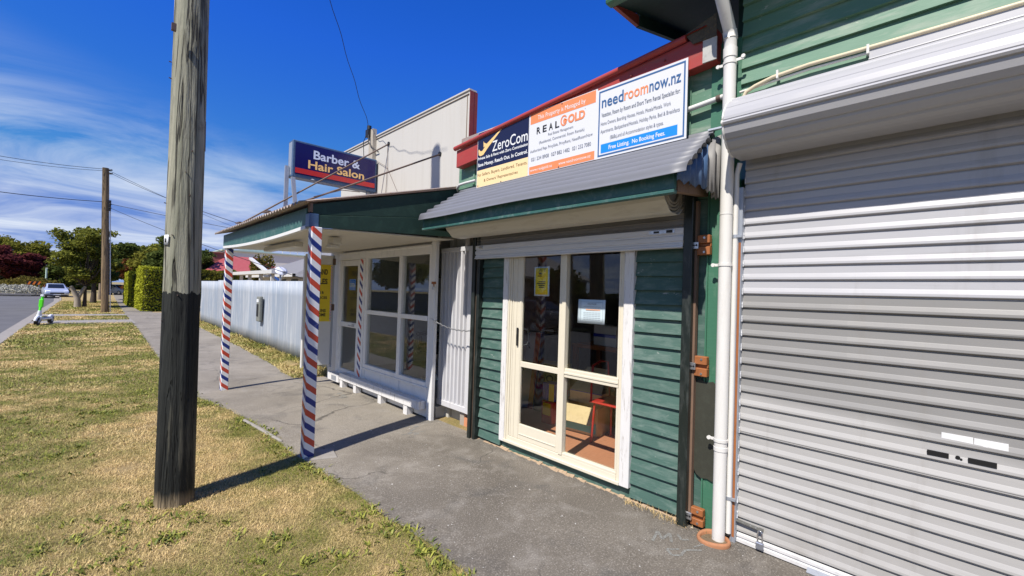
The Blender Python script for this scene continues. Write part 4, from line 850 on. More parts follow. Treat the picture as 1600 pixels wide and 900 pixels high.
# ================================================================== BARBER SHOP
BS = thing('barber_shop', 'barber shop with tall plain grey parapet and white framed shopfront', 'shop', (3.3, 6.2, 0))
mb = MB(); mb.box(3.30, 3.36, 4.292, 8.06, 2.30, 4.08); mb.build('parapet_wall', PARAPET, BS)
mb = MB(); mb.box(3.288, 3.299, 4.30, 8.06, 4.035, 4.04); mb.box(3.292, 3.299, 4.33, 4.336, 2.6, 4.035); mb.build('cladding_seam', paint('rusty_seam', (.22, .16, .11), .7, .3), BS)
mb = MB(); mb.box(3.285, 3.40, 4.285, 8.06, 4.081, 4.10); mb.build('parapet_cap', PARAPET, BS)
mb = MB(); mb.box(3.361, 3.42, 4.287, 4.36, 2.3, 4.08); mb.box(3.30, 3.36, 4.284, 4.291, 2.3, 4.08); mb.build('red_edge_board', MAROON, BS)
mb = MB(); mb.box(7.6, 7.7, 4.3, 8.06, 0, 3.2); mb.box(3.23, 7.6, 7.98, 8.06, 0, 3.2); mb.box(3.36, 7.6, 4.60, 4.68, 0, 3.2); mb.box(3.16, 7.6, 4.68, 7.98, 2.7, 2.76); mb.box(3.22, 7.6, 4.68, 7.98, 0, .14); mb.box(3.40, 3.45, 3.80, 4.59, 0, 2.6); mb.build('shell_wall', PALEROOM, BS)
mb = MB(); mb.prism([(3.37, 3.3), (12, 3.7), (12, 3.78), (3.37, 3.38)], 4.37, 8.06, 'y'); mb.build('roof', RUSTZ, BS)
mb = MB(); mb.box(3.165, 3.22, 4.68, 8.06, 2.20, 2.72); mb.box(3.165, 3.22, 7.545, 8.06, 0, 2.2); mb.build('header_panel', SOFFIT, BS)
# shop window joinery
mb = MB(); X0, X1 = 3.095, 3.165
mb.box(X0, X1, 4.70, 7.54, 2.075, 2.20); mb.box(X0-.01, X1, 4.70, 6.50, 2.165, 2.19)
mb.box(X0, X1, 6.44, 6.52, .16, 2.075); mb.box(X0-.012, X1, 6.52, 6.735, .16, 2.075)
mb.box(X0, X1, 4.70, 4.745, .16, 2.075); mb.box(X0-.004, X1, 5.405, 5.49, .16, 2.075)
mb.box(X0-.008, X1, 4.745, 5.405, 1.225, 1.285); mb.box(X0-.008, X1, 5.49, 6.44, 1.225, 1.285); mb.box(X0-.006, X1, 4.745, 5.405, .40, .455); mb.box(X0-.006, X1, 5.49, 6.44, .40, .455)
mb.box(X0-.015, X1, 4.70, 6.52, .375, .40); mb.box(X0+.01, X1, 4.70, 6.52, .02, .375); mb.box(X0-.002, X0+.01, 4.70, 6.52, .205, .215)
mb.build('window_frame', DIRTYFRAME, BS, bev=.006)
mb = MB()
for k, (y0, y1, z0, z1) in enumerate(((4.742, 5.408, .45, 1.228), (4.742, 5.408, 1.282, 2.078), (5.487, 6.443, .45, 1.228), (5.487, 6.443, 1.282, 2.078))): mb.box(3.128+.0001*k, 3.134+.0001*k, y0, y1, z0, z1)
mb.build('window_glass', GLASS, BS)
mb = MB(); mb.box(X0, X1, 7.445, 7.54, .16, 2.075); mb.box(X0+.01, X1, 6.735, 7.54, .02, .16); mb.build('door_surround', DIRTYFRAME, BS, bev=.005)
mb = MB(); xd = 3.10
mb.box(xd, xd+.045, 6.738, 6.80, .17, 2.07); mb.box(xd, xd+.045, 7.385, 7.443, .17, 2.07); mb.box(xd, xd+.045, 6.80, 7.385, 1.98, 2.07); mb.box(xd, xd+.045, 6.80, 7.385, .97, 1.05); mb.box(xd, xd+.045, 6.80, 7.385, .17, .27)
dr = mb.build('door', DIRTYFRAME, BS, bev=.005)
mb = MB(); mb.box(xd+.02, xd+.026, 6.797, 7.388, .265, .975); mb.box(xd+.0201, xd+.0261, 6.797, 7.388, 1.045, 1.985); mb.build('door_glass', GLASS, dr)
mb = MB(); mb.box(xd-.012, xd-.0005, 6.86, 6.93, .99, 1.03); mb.tube([(xd-.01, 6.87, 1.01), (xd-.05, 6.875, 1.01), (xd-.05, 6.98, 1.01)], .010, 8); mb.build('door_handle', STEEL, dr)
mb = MB(); mb.box(xd+.030, xd+.034, 6.93, 7.17, 1.58, 1.76); op = mb.build('open_sign', BRIGHTBLUE, dr)
mb = MB(); letters(mb, 'OPEN', face_street(xd+.0285), -7.155, -6.945, 1.63, .07, .02); mb.build('lettering', PAPER, op)
# striped barber strip between door and window
def stripe_mat(name, period, slope, ca, cb, cw, size=1.0):
    m, t, b = newmat(name); c = coords(t); sp = t.nodes.new('ShaderNodeSeparateXYZ'); t.links.new(c, sp.inputs[0])
    s = mathn(t, 'SUBTRACT', sp.outputs[0], sp.outputs[1]); v = mathn(t, 'ADD', sp.outputs[2], mathn(t, 'MULTIPLY', s, slope))
    v = mathn(t, 'ADD', v, mathn(t, 'MULTIPLY', tnoise(t, c, 9, 2), .006))
    f = mathn(t, 'FRACT', mathn(t, 'DIVIDE', v, period))
    cr = t.nodes.new('ShaderNodeValToRGB'); cr.color_ramp.interpolation = 'CONSTANT'; e = cr.color_ramp.elements
    e[0].position = 0; e[0].color = (*cw, 1); e[1].position = .26; e[1].color = (*ca, 1)
    for p, col in ((.5, cw), (.75, cb)): x = e.new(p); x.color = (*col, 1)
    t.links.new(f, cr.inputs[0])
    sc = mathn(t, 'MULTIPLY', ramp(t, tnoise(t, c, 14, 6, .7), .62, .75), .5)
    cc = mixc(t, sc, cr.outputs[0], (.5, .48, .45)); t.links.new(cc, b.inputs['Base Color']); b.inputs['Roughness'].default_value = .4
    bump(t, b, tnoise(t, c, 60, 3), .12, .003); return m
SRED, SBLUE, SWHITE = (.52, .060, .030), (.010, .028, .20), (.74, .75, .77)
POSTM = stripe_mat('barber_post_stripes', .244, .80, SBLUE, SRED, SWHITE)
STRIPM = stripe_mat('barber_strip_stripes', .252, .9, SBLUE, SRED, SWHITE)
mb = MB(); mb.box(X0-.020, X0-.0125, 6.575, 6.665, .17, 2.07); mb.build('striped_strip', STRIPM, BS)
# white threshold plank on blocks
mb = MB(); mb.box(2.985, 3.09, 4.72, 7.1, .125, .235); mb.box(2.97, 3.095, 7.1, 7.54, .07, .19); st = mb.build('step_plank', PEEL, BS, bev=.006)
for y in (5.05, 5.75, 6.55, 7.05): mb = MB(); mb.box(2.995, 3.09, y-.045, y+.045, 0, .124); mb.build('step_block', PEEL, st, bev=.006)
mb = MB(); mb.box(2.9695, 2.9699, 7.18, 7.38, .085, .165); mb.build('step_label', ZINC, st)
# corner post
mb = MB(); mb.box(3.088, 3.140, 4.595, 4.695, -.02, 2.235); tag(mb.build('white_post', WHITE, bev=.006), 'plain white square timber post between barber window and folded gate', 'post')
# room: barber chair
bc = thing('barber_chair', 'dark padded barber chair seen dimly through the barber window', 'chair', (4.3, 6.2, .14))
mb = MB(); mb.box(-.28, .28, -.28, .28, .45, .58); o = mb.build('seat', BLACK, None, loc=(0, 0, 0), bev=.04); o.parent = bc
mb = MB(); mb.prism([(.20, .55), (.30, .55), (.40, 1.10), (.30, 1.12)], -.27, .27, 'y'); o = mb.build('backrest', BLACK, None, loc=(0, 0, 0), bev=.03); o.parent = bc
for s_ in (-1, 1):
    mb = MB(); mb.box(-.25, .28, s_*.31-.035, s_*.31+.035, .70, .76); mb.rod((-.18, s_*.31, .5), (-.18, s_*.31, .7), .04); o = mb.build('armrest', BLACK, None, loc=(0, 0, 0), bev=.01); o.parent = bc
mb = MB(); mb.tube([(0, 0, 0), (0, 0, .03)], .28, 20); mb.tube([(0, 0, .03), (0, 0, .45)], .06, 12); o = mb.build('pedestal', CHROME, None, loc=(0, 0, 0)); o.parent = bc

# ---------------- verandah over the path
VR = thing('verandah', 'green verandah with rusty corrugated roof over the path before the barber shop', 'verandah', (2.4, 6.1, 0))
VY0, VY1 = 4.30, 7.98
def vroof(u, v):
    y = VY0-.02+(VY1+.10-VY0)*u; x = 1.372+(3.29-1.372)*v
    return (x, y, 2.380+(2.895-2.380)*v+.014*math.cos(2*math.pi*(y-VY0)/.092)+.004*noise.noise((x*2, y*2, 0)))
mb = MB(); mb.sheet(vroof, 400, 4); mb.build('corrugated_roof', RUSTZ, VR, solid=.002)
sagz = lambda u: -.040*math.sin(math.pi*u)**.9               # the old front beam sags between its posts
def beam(name, mat, x0, x1, y0, y1, zb, zt, stop):
    m = MB(); K = 16; vs = []
    for k in range(K+1):
        u = k/K; y = y0+(y1-y0)*u; s_ = sagz((y-VY0)/(VY1-VY0)); vs += [(x0, y, zb+s_), (x1, y, zb+s_), (x1, y, zt+s_*stop), (x0, y, zt+s_*stop)]
    fs = [(4*k+i, 4*k+(i+1) % 4, 4*k+4+(i+1) % 4, 4*k+4+i) for k in range(K) for i in range(4)]+[(3, 2, 1, 0), (4*K, 4*K+1, 4*K+2, 4*K+3)]
    m.add(vs, fs); return m.build(name, mat, VR, bev=.003)
beam('fascia_board', TEAL, 1.478, 1.503, VY0+.10, VY1, 2.196, 2.362, 0); beam('white_trim', WHITE, 1.466, 1.503, VY0+.10, VY1-.04, 2.158, 2.195, 1)
mb = MB(); mb.box(1.49, 1.55, VY1+.001, VY1+.05, 2.2, 2.36); mb.build('fascia_end', GREENFLAT, VR)
mb = MB(); mb.prism([(1.50, 2.170), (3.24, 2.262), (3.24, 2.49), (1.50, 2.282)], VY0, VY0+.028, 'y'); mb.prism([(1.50, 2.285), (3.24, 2.493), (3.24, 2.86), (1.50, 2.385)], VY0+.004, VY0+.028, 'y'); mb.build('end_board', GREENDARK, VR, bev=.003)
mb = MB(); mb.box(1.474, 1.499, VY0-.004, VY0+.05, 2.31, 2.395); mb.build('broken_board_end', BARETIMBER, VR)
mb = MB(); mb.box(1.47, 1.56, VY0-.003, VY0+.10, 2.17, 2.30); mb.build('corner_bracket', FRAMEBLUE, VR, bev=.005)
mb = MB(); mb.add([(1.50, VY0+.03, 2.165), (3.16, VY0+.03, 2.235), (3.16, VY1, 2.235), (1.50, VY1, 2.165)], [(0, 1, 2, 3)]); mb.build('soffit', SOFFIT, VR, solid=.01)
mb = MB()
for y in (4.305, 4.9): mb.box(1.62, 3.15, y+.04, y+.07, 2.13, 2.17) if False else None
mb.box(1.76, 1.86, 5.6, 6.9, 2.085, 2.150); mb.build('fluorescent_fitting', CREAM2, VR, bev=.01)
mb = MB(); mb.box(1.92, 2.02, 4.86, 5.02, 2.085, 2.165); mb.box(1.90, 2.0, 4.87, 5.01, 2.045, 2.085); mb.build('flood_light', CREAM2, VR, bev=.01)
mb = MB(); mb.prism([(1.44, 2.392), (3.29, 2.875), (3.29, 2.905), (1.44, 2.412)], VY0-.012, VY0+.035, 'y'); mb.build('ridge_capping', paint('peach_flashing', (.42, .28, .20), .6, .2, (.3, .15, .09), .6, 5), VR)
for (bx, by, lean) in ((1.535, 4.312, 0.0), (1.535, 7.85, 0.0)):
    mb = MB(); h = .0475
    mb.add([(bx-h, by-h, 0), (bx+h, by-h, 0), (bx+h, by+h, 0), (bx-h, by+h, 0), (bx-h+lean, by-h, 2.172), (bx+h+lean, by-h, 2.172), (bx+h+lean, by+h, 2.172), (bx-h+lean, by+h, 2.172)], [(0,3,2,1),(4,5,6,7),(0,1,5,4),(1,2,6,5),(2,3,7,6),(3,0,4,7)])
    mb.build('striped_post', POSTM, VR, bev=.005)
for a, b_ in (((3.29, 6.299, 3.863), (1.44, 6.84, 2.42)), ((3.29, 4.888, 3.41), (1.44, 5.55, 2.42))):
    a, b_ = Vector(a), Vector(b_)
    mb = MB(); mb.tube([a, a+(b_-a)*.5, b_], .011, 8); rd = mb.build('tie_rod', IRON, VR)
    mb = MB(); mb.disc(a+Vector((.004, 0, .008)), (1, 0, 0), .03, .02, 12); mb.build('wall_plate', BLACK, rd)
    mb = MB(); mb.rod(b_+Vector((-.02, -.16, .012)), b_+Vector((-.02, .06, .018)), .03, .014); mb.build('roof_strap', IRON, rd)
mb = MB(); mb.tube([(1.62, 4.62, 2.52), (2.3, 5.6, 2.86), (2.9, 6.4, 3.06)], .006, 6); mb.build('guy_wire', IRON, VR)

# lightbox sign standing on the verandah
SG = thing('barber_sign', 'purple lightbox sign with red stripe and pale lettering standing above the verandah', 'sign', (2.6, 6.7, 2.5))
SX0, SX1, SZ0, SZ1 = 2.007, 3.272, 3.153, 3.677
mb = MB(); mb.box(SX0, SX1, 6.62, 6.80, SZ0, SZ1); mb.build('cabinet', FRAMEBLUE, SG, bev=.01)
mb = MB(); mb.box(SX0-.002, SX0, 6.645, 6.775, SZ0+.03, SZ1-.03); mb.build('cabinet_end', ZINC, SG)
mb = MB(); mb.box(SX0+.035, SX1-.03, 6.614, 6.619, SZ0+.045, SZ1-.03); mb.build('face_panel', PURPLE, SG)
mb = MB(); mb.box(SX0+.04, SX1-.035, 6.611, 6.6138, SZ0+.062, SZ0+.134); mb.build('red_stripe', SIGNRED, SG)
F = face_camera(6.6115)
mb = MB(); letters(mb, 'Barber &', F, 2.29, 2.99, 3.463, .126, .022); mb.build('white_lettering', PALEBLUE, SG)
mb = MB(); letters(mb, 'Hair Salon', F, 2.22, 3.06, 3.314, .120, .020); mb.build('gold_lettering', GOLDTXT, SG)
mb = MB(); mb.add([F(2.26, 3.156), F(2.32, 3.156), F(2.30, 3.166), F(2.28, 3.17)], [(0, 1, 2, 3)]); mb.build('chipped_corner', PAPER, SG)
for a, b_ in (((1.97, 6.72, 2.53), (1.97, 6.72, 3.31)), ((2.09, 6.62, 2.55), (2.03, 6.64, 3.15)), ((3.18, 6.72, 2.80), (3.18, 6.72, 3.16))):
    mb = MB(); mb.rod(a, b_, .05, .035); mb.build('support_leg', ZINC, SG)
# service cable point on the parapet, and the cable
SP = thing('service_entry', 'weathered timber upright with black cable entry on the grey parapet', 'cable mount', (3.25, 6.8, 3.5))
mb = MB(); mb.box(3.235, 3.299, 6.72, 6.86, 3.35, 4.20); mb.build('timber_upright', paint('flaking_timber', (.40, .36, .30), .8, .2, (.2, .15, .1), .7, 8, (1, 1, .2)), SP)
mb = MB(); mb.box(3.19, 3.25, 6.80, 6.90, 4.08, 4.20); mb.tube([(3.22, 6.83, 4.2), (3.22, 6.83, 4.26)], .035, 10); mb.tube([(3.20, 6.80, 4.10), (3.19, 6.78, 3.98), (3.22, 6.70, 3.88), (3.28, 6.60, 3.8)], .010, 6); mb.tube([(3.19, 6.88, 4.1), (3.17, 6.92, 4.0), (3.2, 6.91, 3.5)], .006, 6); mb.build('insulator', BLACK, SP)
mb = MB(); mb.tube([(3.28, 6.30, 3.86), (3.282, 6.30, 3.3), (3.284, 6.34, 2.9)], .004, 5); mb.tube([(3.28, 6.72, 3.70), (3.28, 6.3, 3.5), (3.28, 5.9, 3.0)], .003, 5); mb.build('hanging_wire', IRON, SP)
cbl = []
for k in range(41):
    t_ = k/40; a = Vector((3.22, 6.85, 4.24)); b_ = Vector((.55, 4.05, 7.0)); p = a+(b_-a)*t_
    p.z -= .15*math.sin(math.pi*t_); w = .02*math.exp(-t_*2); p += Vector((w*math.sin(t_*40), w*math.cos(t_*33), w*math.sin(t_*41+1))); cbl.append(p)
mb = MB(); mb.tube(cbl, .0042, 6); tag(mb.build('service_cable', WIREM), 'single kinked black service cable dropping from the sky to the grey parapet', 'cable')

# ---------------- folding gates
GT = thing('security_gate', 'white corrugated security gate folded back between white post and green shop', 'gate', (3.18, 4.2, .15))
GMAT = paint('white_gate_iron', (.54, .54, .56), .5, .06, (.35, .33, .31), .45, 3, (1, 1, .3), dlo=.55, dhi=.75)
gx, gy0, gy1 = 3.275, 4.09, 4.74
def gate_fn(u, v):
    y = gy0+.05+(gy1-gy0-.07)*u; k = (u*7.5) % 1; d = .036*(1 if k < .42 else (0 if .5 < k < .92 else .5))
    return (gx+.03-d, y, .235+1.87*v)
mb = MB(); mb.sheet(gate_fn, 120, 1, False); mb.build('ribbed_sheet', GMAT, GT)
mb = MB(); mb.box(gx-.016, gx+.045, gy0, gy0+.055, .165, 2.155); mb.box(gx-.010, gx+.045, gy0+.055, gy1, .165, .235); mb.box(gx-.010, gx+.045, gy0+.055, gy1, 2.10, 2.155); mb.box(gx, gx+.045, gy1-.04, gy1-.001, .235, 2.10); mb.build('gate_frame', GMAT, GT, bev=.004)
mb = MB(); mb.box(gx+.046, gx+.07, gy0-.045, gy0-.004, .165, 2.14); mb.build('second_leaf_edge', paint('grey_gate_edge', (.42, .42, .44), .5, .1, (.2, .2, .2), .5, 4), GT)
mb = MB()
for z in (.45, 1.15, 1.95): mb.tube([(gx-.005, gy0-.01, z), (gx-.005, gy0-.01, z+.08)], .011, 8)
mb.build('hinge', IRON, GT)
mb = MB(); pts = []
for k in range(25):
    t_ = k/24; pts.append((3.055+(3.14-3.055)*t_-.01, 4.60-(4.60-3.86)*t_, 1.27-.10*t_-.05*math.sin(math.pi*t_)+.006*math.sin(k*2.4)))
mb.tube(pts, .007, 6); tag(mb.build('chain', STEEL), 'slack pale chain slung from white post across the corrugated gate', 'chain')
pk = thing('padlock', 'small brass padlock hanging high on the white post beside the gate', 'padlock', (3.06, 4.575, 1.62))
mb = MB(); mb.box(3.045, 3.07, 4.56, 4.59, 1.62, 1.66); mb.build('lock_body', STEEL, pk, bev=.003)
mb = MB(); mb.tube([(3.058, 4.565, 1.66), (3.058, 4.567, 1.69), (3.058, 4.583, 1.69), (3.058, 4.585, 1.66)], .004, 6); mb.box(3.04, 3.074, 4.55, 4.60, 1.69, 1.72); mb.build('shackle', TIMBER, pk)
G2 = thing('side_gate', 'plain white gate leaf standing open at right angles beyond the barber door', 'gate', (2.85, 7.57, .2))
mb = MB(); mb.box(2.565, 3.005, 7.57, 7.61, 0.3056, 2.1534); mb.build('leaf', WHITE, G2, bev=.004)
mb = MB(); mb.box(3.006, 3.038, 7.565, 7.615, 0.2587, 2.1628); mb.build('hinge_stile', ZINC, G2)
mb = MB()
for z in (1.22, 2.0): mb.box(3.0, 3.05, 7.555, 7.5645, z, z+.11)
mb.build('hinge', IRON, G2)
mb = MB(); mb.box(2.546, 2.564, 7.56, 7.62, 0.2868, 2.1159); mb.build('edge_strip', PVC, G2)
YS = thing('barber_price_sign', 'yellow poster with black lettering and a striped border on the white gate leaf', 'sign', (2.8, 7.56, 1.03))
mb = MB(); mb.box(2.58, 3.002, 7.562, 7.569, 1.0372, 1.994); mb.build('poster_sheet', SIGNYELLOW, YS)
mb = MB(); mb.box(2.974, 2.999, 7.5605, 7.5618, 1.0466, 1.9846); mb.build('striped_border', stripe_mat('poster_border_stripes', .055, 1.0, SBLUE, SRED, SWHITE), YS)
F = face_camera(7.5605); mb = MB()
for txt, u0, u1, v, h in (('CUTS AND', 2.775, 3.115, 1.845, .095), ('STYLES', 2.80, 3.115, 1.675, .095), ('SHAVING &', 2.80, 3.055, 1.50, .045), ('SERVICES', 2.86, 3.115, 1.405, .045), ('WALK INS', 2.80, 3.10, 1.17, .055), ('WELCOME', 2.80, 3.10, 1.095, .055)): letters(mb, txt, F, u0*.938, u1*.938, 1.6+(v-1.6)*.938, h*.938, .03)
mb.build('lettering', INK, YS)

# ================================================================== POLES AND WIRES
def pole_mat(name, a, b_, tar=None):
    m, t, b = newmat(name); c = coords(t); sp = t.nodes.new('ShaderNodeSeparateXYZ'); t.links.new(c, sp.inputs[0])
    g = tnoise(t, c, 14, 7, .68, (1, 1, .06), .3); g2 = tnoise(t, c, 2.2, 4, .6, (1, 1, .5)); g3 = tnoise(t, c, 34, 4, .6, (1, 1, .05))
    cc = mixc(t, ramp(t, g, .32, .66), a, b_); cc = mixc(t, mathn(t, 'MULTIPLY', ramp(t, g2, .45, .7), .55), cc, tuple(x*.6+.02 for x in b_))
    cc = mixc(t, mathn(t, 'MULTIPLY', ramp(t, g3, .56, .66), .8), cc, (.06, .055, .04))
    ck = mathn(t, 'ABSOLUTE', mathn(t, 'SUBTRACT', tnoise(t, c, 7, 4, .6, (1, 1, .035), .6), .5)); crk = ramp(t, ck, .016, .004)      # drying cracks
    blot = ramp(t, tnoise(t, c, 4.5, 6, .7, (1, 1, .7), .8), .58, .72); cc = mixc(t, mathn(t, 'MULTIPLY', blot, .6), cc, (.09, .075, .05)); cc = mixc(t, mathn(t, 'MULTIPLY', crk, .85), cc, (.03, .026, .02))
    vo = t.nodes.new('ShaderNodeTexVoronoi'); vo.inputs['Scale'].default_value = 3.1; mp = t.nodes.new('ShaderNodeMapping'); mp.inputs['Scale'].default_value = (1, 1, .6); t.links.new(c, mp.inputs[0]); t.links.new(mp.outputs[0], vo.inputs['Vector'])
    cc = mixc(t, mathn(t, 'MULTIPLY', ramp(t, vo.outputs['Distance'], .10, .05), .8), cc, (.06, .055, .04))
    if tar:
        z = mathn(t, 'ADD', sp.outputs[2], mathn(t, 'MULTIPLY', mathn(t, 'SUBTRACT', tnoise(t, c, 16, 5, .7, (1, 1, .5)), .5), .11))
        k = mathn(t, 'LESS_THAN', z, tar)
        wear = mathn(t, 'MULTIPLY', ramp(t, g, .50, .66), ramp(t, mathn(t, 'ADD', sp.outputs[2], mathn(t, 'MULTIPLY', g2, .6)), 1.15, .45))
        tarc = mixc(t, wear, mixc(t, ramp(t, g, .35, .7), (.008, .009, .008), (.030, .033, .029)), (.17, .155, .11))
        cc = mixc(t, k, cc, tarc)
        cc = mixc(t, ramp(t, mathn(t, 'ADD', sp.outputs[2], mathn(t, 'MULTIPLY', mathn(t, 'SUBTRACT', g, .5), .25)), .10, .0), cc, (.27, .21, .13))
    t.links.new(cc, b.inputs['Base Color']); b.inputs['Roughness'].default_value = .8; b.inputs['Specular IOR Level'].default_value = .3
    bump(t, b, mathn(t, 'SUBTRACT', mathn(t, 'ADD', g, mathn(t, 'MULTIPLY', g3, .8)), mathn(t, 'MULTIPLY', crk, 1.2)), 1.0, .016); return m
UP = thing('utility_pole', 'thick weathered grey timber power pole with its foot tarred black, rising from the near verge', 'utility pole', (.505, 4.02, 0))
def trunk(mb, cx, cy, r0, r1, h, lean=(0, 0), n=28, seg=40, rough=.006, seed=1):
    vs = []
    for i in range(seg+1):
        t_ = i/seg; z = -.1+(h+.1)*t_
        for k in range(n):
            a = 2*math.pi*k/n; r = r0+(r1-r0)*t_; r *= 1+rough/r*noise.noise((math.cos(a)*2+seed, math.sin(a)*2, z*.5))*1.0+.02*noise.noise((math.cos(a)*6, math.sin(a)*6+seed, z*.35))
            vs.append((cx+lean[0]*t_+r*math.cos(a), cy+lean[1]*t_+r*math.sin(a), z))
    fs = [(i*n+k, i*n+(k+1) % n, (i+1)*n+(k+1) % n, (i+1)*n+k) for i in range(seg) for k in range(n)]
    mb.add(vs, fs, True); mb.add([vs[seg*n+k] for k in range(n)], [tuple(range(n))])
mb = MB(); trunk(mb, .505, 4.02, .119, .100, 7.05, (.003, .28), 36, 80, .005); mb.build('pole_shaft', pole_mat('weathered_pole', (.37, .355, .27), (.17, .175, .125), 1.535), UP)
tg = MB(); tg.sheet(lambda u, v: (.506+.1185*math.cos(R(188+26*u)), 4.09+.1185*math.sin(R(188+26*u)), 1.875+.075*v), 6, 1); tg.build('number_tag', PAPER, UP, solid=.002)
tg = MB(); tg.sheet(lambda u, v: (.506+.1205*math.cos(R(196+9*u)), 4.09+.1205*math.sin(R(196+9*u)), 1.895+.03*v), 3, 1); tg.build('tag_number', INK, UP, solid=.001)
mb = MB(); mb.box(.372, .40, 3.99, 4.02, 3.42, 3.47); mb.build('step_bolt', IRON, UP)
mb = MB(); mb.tube([(.612, 4.09, 2.62), (.610, 4.10, 2.85)], .006, 5); mb.build('loose_splinter', BARETIMBER, UP)
mb = MB()
for k in range(9):
    a = R(random.uniform(170, 300)); z = random.uniform(1.2, 3.4); cx_, cy_ = .505+.11*math.cos(a), 4.02+.04*z+.11*math.sin(a)
    mb.rod((cx_, cy_, z), (cx_+.016*math.cos(a), cy_+.016*math.sin(a), z+.002), .006)
for k in range(1): mb.build('nail', IRON, UP)
FP = thing('utility_pole', 'slim brown timber power pole further down the verge carrying service wires', 'utility pole', (.65, 30.85, 0))
mb = MB(); trunk(mb, .66, 30.85, .160, .135, 7.40, (-.20, 0), 20, 40, .006, 5); mb.build('pole_shaft', pole_mat('brown_pole', (.30, .215, .12), (.17, .115, .06)), FP)
mb = MB(); mb.tube([(.86, 30.78, 0), (.70, 30.78, 5.2)], .022, 6); mb.build('cable_guard', PVC, FP)
mb = MB()
for z, dx in ((7.30, .13), (7.12, .15), (5.55, .15), (5.35, .15)): mb.tube([(.47+dx, 30.7, z), (.47+dx+.09, 30.6, z)], .04, 8)
mb.box(.60, .72, 30.62, 30.72, 5.2, 5.75); mb.build('insulator', BLACK, FP)
def wire(a, b_, sag, r, label, grp='service wires strung from the far pole'):
    a, b_ = Vector(a), Vector(b_); pts = []
    for k in range(25):
        t_ = k/24; p = a+(b_-a)*t_; p.z -= sag*4*t_*(1-t_); pts.append(p)
    m = MB(); m.tube(pts, r, 5); tag(m.build('overhead_wire', WIREM), label, 'wire', grp)
wire((-9.2, 28.5, 7.6), (.40, 30.8, 7.33), .45, .011, 'upper overhead wire from the far pole across the road to the left')
wire((-9.2, 28.5, 7.45), (.40, 30.8, 7.24), .50, .009, 'second overhead wire just beneath the top one crossing the road')
wire((-9.2, 28.5, 5.9), (.48, 30.8, 5.66), .35, .016, 'thicker lower overhead wire from the far pole across the road')
wire((.60, 30.8, 7.28), (18.2, 53.2, 5.9), .5, .010, 'thin overhead wire from the far pole towards the red roofed house')
wire((.60, 30.8, 7.20), (5.41, 7.5, 1.85), .35, .010, 'overhead wire from the top of the far pole sloping down behind the near pole')
wire((.60, 30.8, 5.60), (14.4, 21.2, 3.5), .25, .012, 'lower overhead wire from the far pole towards the white building')
wire((.60, 30.8, 5.42), (5.46, 9.0, 1.1), .18, .010, 'lowest overhead wire from the far pole sloping down to the fence side')

# ================================================================== FENCE
FN = thing('corrugated_fence', 'weathered pale blue painted corrugated iron fence beyond the barber shop', 'fence', (3.35, 15, 0))
m, t, b = newmat('flaking_blue_iron'); c = coords(t)
n1 = tnoise(t, c, 5, 6, .65, (1, 1.6, .12), .3); n2 = tnoise(t, c, 1.1, 3, .5, (1, 1, .3)); n3 = tnoise(t, c, 26, 4, .6, (1, 1, .08))
cc = mixc(t, ramp(t, n2, .4, .62), (.31, .34, .385), (.26, .305, .37)); cc = mixc(t, ramp(t, n1, .5, .68), cc, (.44, .465, .49)); cc = mixc(t, mathn(t, 'MULTIPLY', ramp(t, n3, .58, .75), .5), cc, (.36, .37, .40))
sz = t.nodes.new('ShaderNodeSeparateXYZ'); t.links.new(c, sz.inputs[0])
mud = mathn(t, 'MULTIPLY', ramp(t, sz.outputs[2], .45, .0), ramp(t, tnoise(t, c, 6, 6, .7, (1, 1, .4)), .3, .65)); cc = mixc(t, mathn(t, 'MULTIPLY', mud, .6), cc, (.24, .21, .16))
t.links.new(cc, b.inputs['Base Color']); b.inputs['Roughness'].default_value = .55; FENM = m
ys = [8.15, 9.9, 11.6, 12.55, 14.3, 16.0, 17.1, 18.9, 20.7, 22.6]
for i, (a, e) in enumerate(zip(ys[:-1], ys[1:])):
    dx = random.uniform(-.02, .02)+(e-9)*.009; dz = random.uniform(-.02, .02)
    def fn(u, v, a=a, e=e, dx=dx, dz=dz, i=i):
        y = a+(e-a)*u-.01; return (3.34+dx+.012*math.cos(2*math.pi*y/.076)+.02*noise.noise((y*1.3, v*2, i)), y, .02+(1.745+dz-.02)*v)
    mb = MB(); mb.sheet(fn, int((e-a)/.076*8), 5); mb.build('iron_sheet', FENM, FN, solid=.002)
mb = MB(); 
for z in (.35, 1.5): mb.box(3.56, 3.62, 8.15, 22.6, z, z+.08)
mb.build('rail', BARETIMBER, FN)
mb = MB()
for y in np.arange(8.3, 22.7, 2.4): mb.box(3.625, 3.70, y-.045, y+.045, -.05, 1.66)
mb.build('post', BARETIMBER, FN)
LB = thing('meter_box', 'narrow grey metal meter box with a dark slot fixed to the blue iron fence', 'meter box', (3.3, 13.05, .65))
mb = MB(); mb.box(3.245, 3.335, 12.92, 13.20, .66, 1.33); mb.build('housing', paint('grey_green_metal', (.20, .21, .19), .5, .2, (.1, .09, .07), .5, 6), LB, bev=.03, segs=3)
mb = MB(); mb.box(3.235, 3.245, 12.98, 13.14, .80, 1.12); mb.build('slot', BLACK, LB)
mb = MB(); mb.box(3.237, 3.245, 12.97, 13.15, 1.17, 1.25); mb.build('label_plate', PAPER, LB)
mb = MB()
for k in range(7): mb.prism([(2.95+.35*random.random()*0, 0), (3.02, .06), (3.14, .055), (3.19, 0)], 9.35+k*.08, 9.45+k*.08, 'y')
o = mb.build('mound_of_earth', SOIL, loc=(0, 0, 0), bev=.02); o['kind'] = 'structure'

